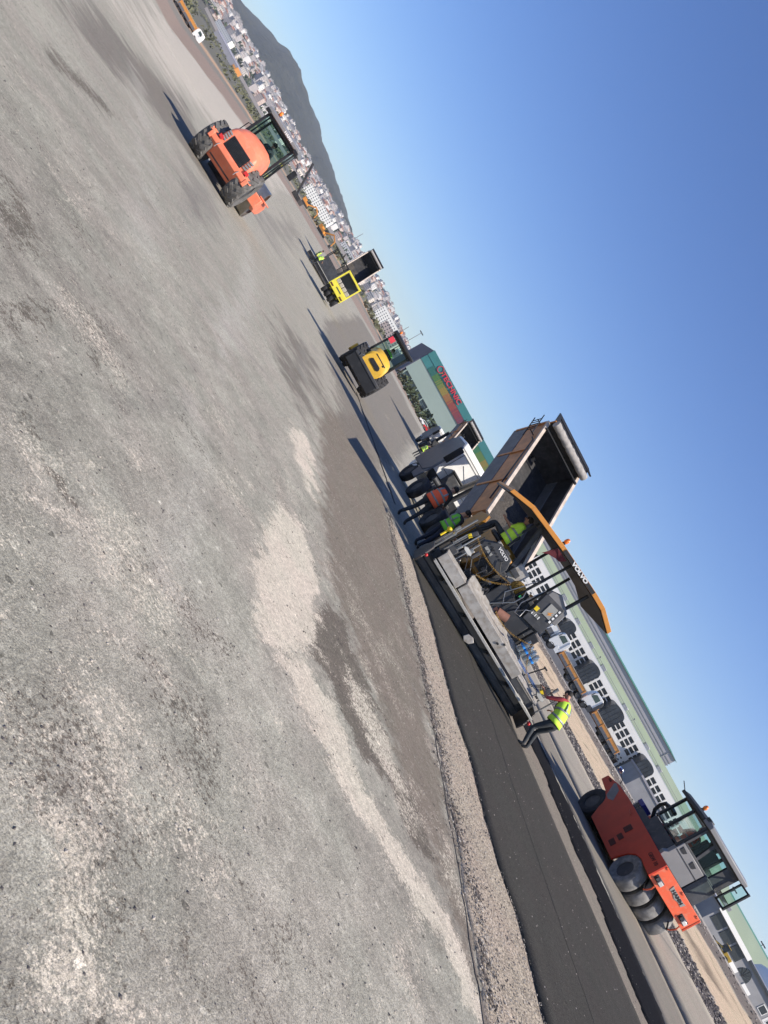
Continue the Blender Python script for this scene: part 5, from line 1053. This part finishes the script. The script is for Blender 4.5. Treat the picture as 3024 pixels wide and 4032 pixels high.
# ---------------------------------------------------------------- coloured hall
D=300;hx=-.1463*D;t=empty('coloured_hall','long green hall with a rainbow stripe and a red name on top','building',(hx,D,T(hx,D)),1.5)
z0=T(hx,D);zz=lambda el:EYE+el*D-z0
LW=66
b=MB();b.box(0,LW,.0,40,zz(.0229),zz(.0448));b.build('pale_wall','hall_pale',t)
b=MB();b.box(.6,LW-.6,.6,39,-3,zz(.0229));b.build('glazed_ground_floor','hall_glass',t)
b=MB();b.box(0,LW,-.15,40,zz(.0448),zz(.0548));b.build('stripe_backing','hall_teal',t)
b=MB();b.box(-.05,LW,-.3,40,zz(.0548),zz(.0645));b.build('teal_fascia','hall_teal',t)
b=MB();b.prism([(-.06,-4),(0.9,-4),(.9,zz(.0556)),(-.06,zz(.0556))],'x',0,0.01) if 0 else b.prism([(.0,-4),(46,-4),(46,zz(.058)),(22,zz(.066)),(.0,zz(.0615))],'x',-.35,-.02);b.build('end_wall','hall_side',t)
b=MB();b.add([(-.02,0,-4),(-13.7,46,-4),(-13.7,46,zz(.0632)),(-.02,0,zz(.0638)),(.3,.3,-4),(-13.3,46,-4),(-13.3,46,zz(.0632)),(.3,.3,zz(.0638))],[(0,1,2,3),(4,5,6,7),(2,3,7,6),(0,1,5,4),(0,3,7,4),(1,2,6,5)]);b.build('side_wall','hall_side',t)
import colorsys
hues=[(.03,.25,.2),(.12,.33,.07),(.35,.4,.07),(.55,.4,.06),(.6,.25,.06),(.55,.1,.07),(.42,.06,.09),(.3,.07,.14),(.2,.13,.28),(.08,.2,.3),(.04,.27,.25),(.06,.33,.13),(.2,.38,.07),(.5,.38,.06),(.35,.4,.07),(.1,.33,.1),(.04,.27,.25),(.15,.16,.3),(.3,.07,.2),(.42,.05,.12)]
for i,c in enumerate(hues): mat('slat_colour_%d'%i,tuple(v*.62+.02 for v in c),.6,var=.03)
zs0,zs1=zz(.0452),zz(.0545);sh={}
for i in range(150):
    x=5+i*.4;f=i/150*len(hues);k=min(len(hues)-1,int(f+r3.uniform(-.35,.35)) if f>.5 else 0);k=max(0,k)
    if k not in sh: q_=MB();q_.box(-.15,.15,-.25,-.16,zs0,zs1);sh[k]=q_.mesh('slat',[M('slat_colour_%d'%k)],False)
    o=bpy.data.objects.new('slat',sh[k]);COL.objects.link(o);o.parent=t;o.location=(x,0,0)
for i in range(16):
    b=MB();b.box(1+i*4.1,1.35+i*4.1,-.1,.7,-3,zz(.0229));b.build('column','hall_pale',t)
b=MB()
for j in range(3): b.box(.5,LW-.5,.5,.62,zz(.0229)*(.2+.27*j),zz(.0229)*(.2+.27*j)+.12)
b.build('window_transom','hall_pale',t)
text('roof_sign','TECHNIC',2.5,.15,'sign_red',t,(15.5,-.5,zz(.0594)),(R(90),0,0),.05,1.25)
b=MB();b.ring((7.4,-.5,zz(.0594)),(0,1,0),[(1.1,0),(1.35,0),(1.35,.15),(1.1,.15)],24,close=True);b.build('sign_emblem','sign_red',t)
b=MB();b.prism([(8.4,zz(.0594)-1.1),(9.2,zz(.0594)+.1),(8.95,zz(.0594)+.1),(8.2,zz(.0594)-.9)],'y',-.5,-.4);b.build('sign_swoosh','canopy_orange',t)
# ---------------------------------------------------------------- white factory
fa,fD=.1544,196;FX,FY=.140*191,191;t=empty('white_factory','long white factory with dark windows and green and grey roof behind the parked trucks','building',(FX,FY,2.3),2.5)
ang=math.atan2(.4859*178-FX,178-FY);FL=76
P1=lambda el,Dd: EYE+el*Dd-2.3
HP=P1(.0565,189)
FB=.35
ROWS=[(HP-1.85,.85),(HP-2.95,.85),(HP-4.0,.85)]
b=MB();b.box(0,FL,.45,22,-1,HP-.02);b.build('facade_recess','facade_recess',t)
b=MB();b.box(0,FL,0,.5,HP-1.4,HP+.25);b.build('parapet','facade_white',t,.03)
b=MB();[b.box(0,FL,0,.44,z-.12,z+.12) for z in (HP-2.4,HP-3.47)];b.box(0,FL,0,.44,HP-5.4,HP-4.45);b.build('spandrel','facade_white',t)
b=MB();b.box(0,FL,0.05,.44,HP-7.2,HP-5.4);b.box(0,FL,.1,.44,-1,HP-7.2);b.build('base_wall','facade_white',t)
pm=None;gm=None
nb=int(FL/2.15)
for i in range(nb+1):
    if pm is None: q_=MB();q_.box(-.24,.24,-.02,.45,HP-4.6,HP-1.3);pm=q_.mesh('pilaster',[M('facade_white')],False)
    o=bpy.data.objects.new('pilaster',pm);COL.objects.link(o);o.parent=t;o.location=(i*2.15,0,0)
q_=MB();q_.box(-.82,.82,.34,.38,-.42,.42);gm=q_.mesh('window',[M('pane_dark')],False)
q_=MB();q_.ring((0,0,0),(0,1,0),[(.26,.0),(.26,.08)],12);[v for v in q_.v];pv=[(v[0]*1.0,v[1],v[2]*.75) for v in q_.v];q_.v=pv;hm=q_.mesh('porthole',[M('pane_dark')],False)
for i in range(nb):
    for z,h in ROWS:
        o=bpy.data.objects.new('window',gm);COL.objects.link(o);o.parent=t;o.location=(1.07+i*2.15,0,z)
    for q2 in (-.5,.5):
        for z in (HP-5.9,HP-6.7):
            o=bpy.data.objects.new('porthole',hm);COL.objects.link(o);o.parent=t;o.location=(1.07+i*2.15+q2,-.0 if z>HP-7 else 0,z)
# sloping green roof, clerestory, ridge
e1=P1(.0665,201);e2=P1(.0785,201)
b=MB();b.prism([(.6,HP-.3),(12,e1+.4),(12,HP-.3)],'x',-2,FL+18);b.build('green_roof','roof_green',t)
b=MB();b.box(-2,62,12,22,e1-1,e2+.8);b.build('clerestory','clad_grey',t)
b=MB();b.box(-2.2,62.2,11.93,11.99,e1+.75,e1+.95);b.box(-2.2,62.2,11.9,12.0,e2-.9,e2-.75);b.build('clerestory_rail','conc_wall',t)
b=MB();b.prism([(11.6,e2+.8),(22,e2+2.0),(22,e2+.8)],'x',-2.3,62.5);b.build('ridge_cap','ridge_green',t)
b=MB();[b.box(59.4,59.6,11.85,11.95,e1+.4,e2+.8) for _ in (1,)];b.build('downpipe','conc_wall',t)
b=MB();b.prism([(4,HP),(14,HP+2.4),(24,HP+2.9),(34,HP+1.4),(34,HP-1),(4,HP-1)],'x',62.6,FL+20);b.build('lower_roof','clad_grey',t)
for i,x in enumerate((11,17.5,24,30,40.5,51,57)):
    b=MB();b.box(x,x+1.6,.9,2.2,HP+.1,HP+1.1);b.build('roof_unit','silver_box',t,.05)
for x in (14.5,28,44.5):
    b=MB();b.cyl((x,.3,HP),(x,.3,HP+1.2),.05);b.sph((x,.2,HP+1.25),(.3,.2,.15));b.build('parapet_lamp','mid_grey',t)
b=MB();b.cyl((0,-.1,HP+.9),(FL,-.1,HP+.9),.05);b.cyl((0,-.1,HP+.5),(FL,-.1,HP+.5),.04);b.build('parapet_rail','mid_grey',t)
# dark rounded stair towers in front of the facade
def loc_on_facade(a):
    # intersection of the sight line x=a*y with the facade
    dx,dy=math.cos(R(2.5)),-math.sin(R(2.5));s=(a*FY-FX)/(dx-a*dy);return s
for i,a in enumerate((.2935,.3527,.4283,.2335)):
    s=loc_on_facade(a);wd=[1.8,2.2,1.95,1.5][i];
    arc=[(s-wd,-1)]+[(s-wd,HP-1.6)]+[(s-wd+wd*2*k/12,HP-1.6+1.0*math.sin(math.pi*k/12)**.35) for k in range(1,12)]+[(s+wd,HP-1.5),(s+wd,-1)]
    b=MB();b.prism(arc,'y',-4.2,0.0);o=b.build('stair_tower','tower_dark',t)
    m2=MB();[m2.box(s-wd+.15+k*(2*wd-.3)/4,s-wd+.2+k*(2*wd-.3)/4,-4.26,-4.2,0,HP-1.4) for k in range(5)];[m2.box(s-wd+.1,s+wd-.1,-4.26,-4.2,z,z+.06) for z in (2.2,4.2,6.2)];m2.build('glazing_bar','dark_grey',o)
# grey block beside the factory, low grey wall behind the trucks
simple_block('grey_annex','plain grey block standing against the right end of the white factory','building',.462,150,9,8,4.6,'conc_wall','clad_grey',0,False)
b=MB();b.box(-8,11,0,.5,-.3,2.1);o=b.build('yard_wall','conc_wall');o.location=(35,116,2.35);o.rotation_euler=(0,0,R(-12));tag(o,'low plain grey wall behind the parked orange trucks','wall')
# parked trucks
dump_truck('parked dump truck with orange body and white cab, left one of the orange pair',(34.0,107.5,2.75),-82,0,'tipper_orange','white_paint','white_paint',detail=False,load=False,tarp=False,L=6,axles=(0,1.3,2.6),Hh=.75,hinge=.95)
dump_truck('parked dump truck with orange body and white cab, right one of the orange pair',(42.9,107,2.75),-82,0,'tipper_orange','white_paint','dark_grey',detail=False,load=False,tarp=False,L=6,axles=(0,1.3,2.6),Hh=.8,hinge=.95)
dump_truck('white truck parked behind the paver cabinet, leftmost of the row',(25.6,109,2.75),-84,0,'white_paint','white_paint','white_paint',detail=False,load=False,tarp=False,L=3.4,axles=(0,3.2))
dump_truck('small orange dump truck with white cab on the dirt road at the upper left',(-140.5,206,T(-140.5,206)-.3),78,0,'tipper_orange','white_paint','white_paint',detail=False,load=True,tarp=False,L=7.5,axles=(0,1.3,5))
# yard lorries seen through the gap
# excavator
def excavator(label,a,D,az,s=1):
    x,y=a*D,D;t=empty('excavator',label,'excavator',(x,y,T(x,y)),az)
    b=MB();b.box(-1.4,-.8,-1.8,1.8,0,.9);b.box(.8,1.4,-1.8,1.8,0,.9);b.build('crawler_track','rubber',t,.1)
    b=MB();b.box(-1.4,1.4,-2.2,1.2,1.0,1.9);b.box(-1.35,1.35,-2.3,-.8,1.9,2.5);b.build('body','canopy_orange',t,.08)
    b=MB();b.box(-1.35,-.4,.0,1.3,1.9,3.0);b.build('cab','pane_dark',t,.05)
    b=MB();b.bar((.2,1,1.8),(.2,3.8,4.3),.4,.5);b.bar((.2,3.7,4.3),(.2,6.2,3.2),.4,.45);b.build('boom','canopy_orange',t,.03)
    b=MB();b.bar((.2,6.1,3.4),(.2,6.6,1.2),.3,.35);b.build('stick','canopy_orange',t,.03)
    b=MB();b.prism([(6.3,1.3),(6.9,1.2),(7.0,.4),(6.4,.1),(6.0,.5)],'x',-.4,.8);b.build('bucket','dark_steel',t)
    return t
excavator('small orange excavator working on the plain left of the distant paver',-.345,290,100)
excavator('tiny orange excavator working on the plain beside the dark leaning jib',-.386,330,80)
def loader(label,a,D,az,z):
    x,y=a*D,D;t=empty('wheel_loader',label,'loader',(x,y,z),az)
    for sx in (-1,1):
        for y_ in (-1.5,1.4): tyre_wheel('wheel',t,(sx*1.0,y_,.7),.7,.5,'rubber','yellow_paint',n=16)
    b=MB();b.box(-.9,.9,-2.6,-.4,.9,2.0);b.box(-.5,.5,-.4,1.9,.7,1.3);b.build('body','yellow_paint',t,.06)
    b=MB();b.box(-.75,.75,-.5,.7,1.4,3.0);b.build('cab','pane_dark',t,.05)
    b=MB();b.box(-.85,.85,-.6,.8,3.0,3.12);b.build('cab_roof','yellow_paint',t,.03)
    for sx in (-.55,.55):
        b=MB();b.bar((sx,.6,1.7),(sx,3.0,.7),.14,.3);b.build('lift_arm','yellow_paint',t)
    b=MB();b.prism([(2.9,.3),(3.9,.1),(4.0,.2),(3.2,.6),(3.2,1.2),(2.9,1.1)],'x',-1.3,1.3);b.build('bucket','dark_steel',t)
    return t
loader('yellow wheel loader parked before the grey sheds in the lower right corner',.684,93,-75,2.95).scale=(.5,.5,.5)
# sheds in the lower right corner
def shed(label,a,D,w_,d_,h,rise,wall,roof,az,trim=True,z=None,extra=None):
    x,y=a*D,D;t=empty('shed',label,'building',(x,y,2.4 if z is None else z),az)
    b=MB();b.prism([(-w_/2,-1),(-w_/2,h),(w_/2,h),(w_/2,-1)],'y',0,d_);b.build('wall',wall,t)
    b=MB();b.prism([(-.4,h),(d_/2,h+rise),(d_+.4,h)],'x',-w_/2-.4,w_/2+.4);b.build('roof',roof,t)
    if trim:
        b=MB();b.box(-w_/2-.5,w_/2+.5,-.5,-.38,h-.25,h+.35);b.build('eaves_trim','facade_white',t)
    return t
s1=shed('long grey shed with an arched opening and two white doors at the lower right',.765,108,30,14,4.1,.6,'conc_wall','clad_grey',-6,False)
b=MB();b.box(-15.5,-6.9,-.5,-.36,3.75,4.4);b.build('eaves_trim','facade_white',s1)
b=MB();b.box(-6.9,15.4,-.4,-.3,3.9,4.25);b.build('eaves_trim','tower_dark',s1)
b=MB();b.prism([(-4.9+1.25*math.cos(math.pi*k/10),1.35*math.sin(math.pi*k/10)+2.1) for k in range(11)],'y',-.06,.02);b.build('arch_opening','pane_dark',s1)
b=MB();[b.bar((-4.9,-.08,2.1),(-4.9+1.2*math.cos(math.pi*k/6),-.08,2.1+1.3*math.sin(math.pi*k/6)),.05) for k in range(1,6)];b.build('fanlight_bar','dark_grey',s1)
for x in (-6.7,-2.9):
    b=MB();b.box(x-.95,x+.95,-.1,.0,.2,2.0);b.build('door','facade_white',s1)
for k in range(3):
    b=MB();b.box(-14.6+2.6*k,-12.4+2.6*k,-.08,.0,2.2,3.6);b.build('window','pane_dark',s1)
for k in range(6):
    b=MB();b.box(.2+2.4*k,1.6+2.4*k,-.08,.0,1.9,3.0);f=b.build('window_frame','facade_white',s1)
    b=MB();b.box(.3+2.4*k,1.5+2.4*k,-.1,-.07,2.0,2.9);b.build('pane','pane_dark',f)
s2=shed('low dark fronted shed with a white end left of the long grey shed',.60,112,8,10,3.0,.5,'clad_grey','clad_grey',-6)
b=MB();b.box(1.2,3.8,-.1,.0,.4,2.9);b.build('end_panel','facade_white',s2)
for k in range(2):
    b=MB();b.box(-3.6+2.4*k,-1.6+2.4*k,-.1,.0,.4,2.4);b.build('bay_opening','pane_dark',s2)
for i,(a,z,w_) in enumerate(((.667,2.9,1.6),(.675,3.1,1.3),(.655,2.7,1.0))):
    b=MB();b.box(-w_,w_,-.6,.6,0,.55);o=b.build('white_crate','facade_white',bevel=.03);o.location=(a*100,100,z-.6);tag(o,('long low white crate beside the yellow loader','short low white crate right beside the yellow loader','small white crate left of the yellow loader')[i],'crate')
b=MB();b.add([(-.35,-.1,0),(.3,-.15,.02),(.4,.1,.16),(.1,.2,.05),(-.2,.15,.12)],[(0,1,2,3,4)]);o=b.build('plastic_sheet','facade_white',recalc=False);x,y=XY(25.3,20.5);o.location=(x,y,T(x,y)+.05);tag(o,'scrap of pale sheet lying on the sandy bank beyond the right hand roller','sheet')
x,y=.76*135,135;t=empty('storage_tank','pale domed storage tank behind the long grey shed in the lower right corner','tank',(x,y,2.4))
b=MB();b.ring((0,0,0),(0,0,1),[(5,0),(5,5.2),(4.4,6.8),(2.8,7.9),(0,8.3)],28);b.build('shell','facade_white',t)
b=MB();[b.ring((0,0,z),(0,0,1),[(5.02,0),(5.06,.05),(5.02,.1)],28,close=True) for z in (1.5,3.2,5.1)];b.build('hoop','conc_wall',t)
b=MB();[b.bar((-.25+.5*k,-5.1,0),(-.25+.5*k,-5.1,6),.05) for k in (0,1)];[b.bar((-.25,-5.1,.4*k),(.25,-5.1,.4*k),.04) for k in range(15)];b.build('ladder','mid_grey',t)
simple_block('office_block','pale low office with dark windows at the very bottom right behind the sheds','building',.795,112,9,7,3.4,'house_wall_1','flat_roof',-4,zoff=0)
# second hall with a curved green roof
x,y=.60*232,232;t=empty('green_roof_hall','wide hall with a curved green roof right of the white factory','building',(x,y,2.3),12)
w_=62;b=MB();arc=[(-20+40*k/12,6.5+7.6*math.sin(math.pi*k/12)**.8) for k in range(13)];b.prism([(20,-1)]+[(-20,-1)]+arc,'x',-w_/2,w_/2);b.build('hall_shell','roof_green',t)
b=MB();b.prism([(x_*.6,z_+.15) for x_,z_ in arc[3:10]]+[(x_*.6,z_+.35) for x_,z_ in arc[3:10]][::-1],'x',-w_/2,w_/2);b.build('ridge_cap','ridge_green',t)
b=MB();b.box(-w_/2-.2,w_/2+.2,-20.4,-20.05,-1,4.8);b.build('front_wall','conc_wall',t)
for k in range(14):
    b=MB();b.cyl((-28+4.1*k,-19.2,6.6),(-28+4.1*k,-19.2,7.7),.45,n=10);b.build('roof_vent','dark_grey',t)
# lamps and poles
def pole(label,a,D,zt,heads=True,r=.12,group=None):
    x,y=a*D,D;z=T(x,y);t=empty('light_pole',label,'pole',(x,y,z),0,group)
    b=MB();b.cyl((0,0,-1),(0,0,zt-z),r*1.5,r*.7,n=10);b.build('mast','mid_grey',t)
    if heads:
        b=MB();[b.cbox((math.cos(k*1.05)*.9,math.sin(k*1.05)*.9,zt-z),(.5,.5,.35)) for k in range(6)];b.ring((0,0,zt-z),(0,0,1),[(.8,0),(.9,.05),(.8,.1)],14,close=True);b.build('floodlight_ring','dark_grey',t)
    return t
pole('tall floodlight mast left of the coloured hall, the taller of the two',-.1735,330,EYE+.0604*330,r=.13)
pole('thin mast left of the coloured hall, the shorter of the two',-.188,330,EYE+.0503*330,False,r=.13)
pole('floodlight mast over the curved green roof near the roller cab',.6226,260,EYE+.0706*260,r=.16)
pole('floodlight mast over the curved green roof in the lower right corner',.6993,260,EYE+.0691*260,r=.16)
pole('thin radio mast standing on the ridge of the mountain',-.3172,2500,EYE+.0558*2500,False,r=1.1)
x,y=-.3969*170,170;t=empty('leaning_jib','dark leaning drill jib standing on the plain beyond the salmon roller','jib',(x,y,T(x,y)))
b=MB();e=Vector((-.424*170-x,0,EYE+.0428*170-T(x,y)));b.bar((0,0,-.5),e,.45,.45);b.build('boom','dark_steel',t)
b=MB();b.box(-1.2,1.2,-1.5,1.5,0,1.0);b.build('base','dark_steel',t,.05)
# ---------------------------------------------------------------- far paver and its truck
dump_truck('far dump truck with raised dark body at the distant paver',(-25.9,92.5,T(-25.9,92.5)+.3),-17,38,'dark_grey','dark_grey','dark_grey',detail=False)
x,y=-24.3,80.5;t=empty('asphalt_paver','small distant dark paver working behind the lime yellow roller','paver',(x,y,T(x,y)+.1),-14)
b=MB();b.box(-2.4,2.0,0,.5,.05,.5);b.build('screed','dark_steel',t,.02)
b=MB();b.box(-2.3,1.9,-.2,.05,.5,.56);b.build('footboard','steel_tread',t)
b=MB();b.box(-1.2,1.2,.9,4.6,.5,1.8);b.build('tractor','dark_grey',t,.05)
b=MB();b.box(-1.5,1.2,.7,3.2,2.9,3.0);b.build('canopy','black_paint',t,.02)
b=MB();[b.cyl((xx,yy,1.7),(xx,yy,2.9),.05) for xx in (-1.2,1.0) for yy in (.9,3.0)];b.build('canopy_post','black_paint',t)
for s_ in (-1,1):
    b=MB();b.box(s_*1.05-.2,s_*1.05+.2,1,4.6,0,.8);b.build('crawler_track','rubber',t,.1)
# parked cars in front of the coloured hall
def car(label,a,D,az,paint):
    x,y=a*D,D;t=empty('parked_car',label,'car',(x,y,T(x,y)),az)
    b=MB();b.prism([(-2.2,.35),(-2.2,.85),(-1.5,.95),(-.9,1.4),(.7,1.42),(1.3,.98),(2.1,.85),(2.2,.35)],'x',-.85,.85);b.build('body',paint,t,.06)
    b=MB();b.prism([(-1.35,.95),(-.85,1.34),(.65,1.36),(1.15,.97)],'x',-.86,.86);b.build('window','glass',t)
    for sx in (-1,1):
        for yy in (-1.35,1.35): tyre_wheel('wheel',t,(sx*.78,yy,.32),.32,.2,'rubber','steel',n=14)
for i,(a,c,nm) in enumerate(((-.072,'white_paint','white car parked before the coloured hall, leftmost'),(-.062,'red_plastic','red car parked before the coloured hall, left of the shrubs'),(-.05,'white_paint','white car parked before the coloured hall between two red cars'),(-.038,'red_plastic','red car parked before the coloured hall next to the truck cab'))): car(nm,a,215,80+5*i,c)
# ---------------------------------------------------------------- haze
hm_=bpy.data.materials.new('haze_air');hm_.use_nodes=True;n_=hm_.node_tree;n_.nodes.clear();o_=n_.nodes.new('ShaderNodeOutputMaterial');pv=n_.nodes.new('ShaderNodeVolumePrincipled');pv.inputs['Density'].default_value=.000095;pv.inputs['Color'].default_value=(.9,.95,1,1);pv.inputs['Anisotropy'].default_value=.2
n_.links.new(pv.outputs[0],o_.inputs['Volume'])
b=MB();b.box(-7000,7000,-3000,7000,-12,420);o=b.build('haze',hm_,smooth=False);tag(o,'thin pale air over the whole site','haze',kind='stuff')
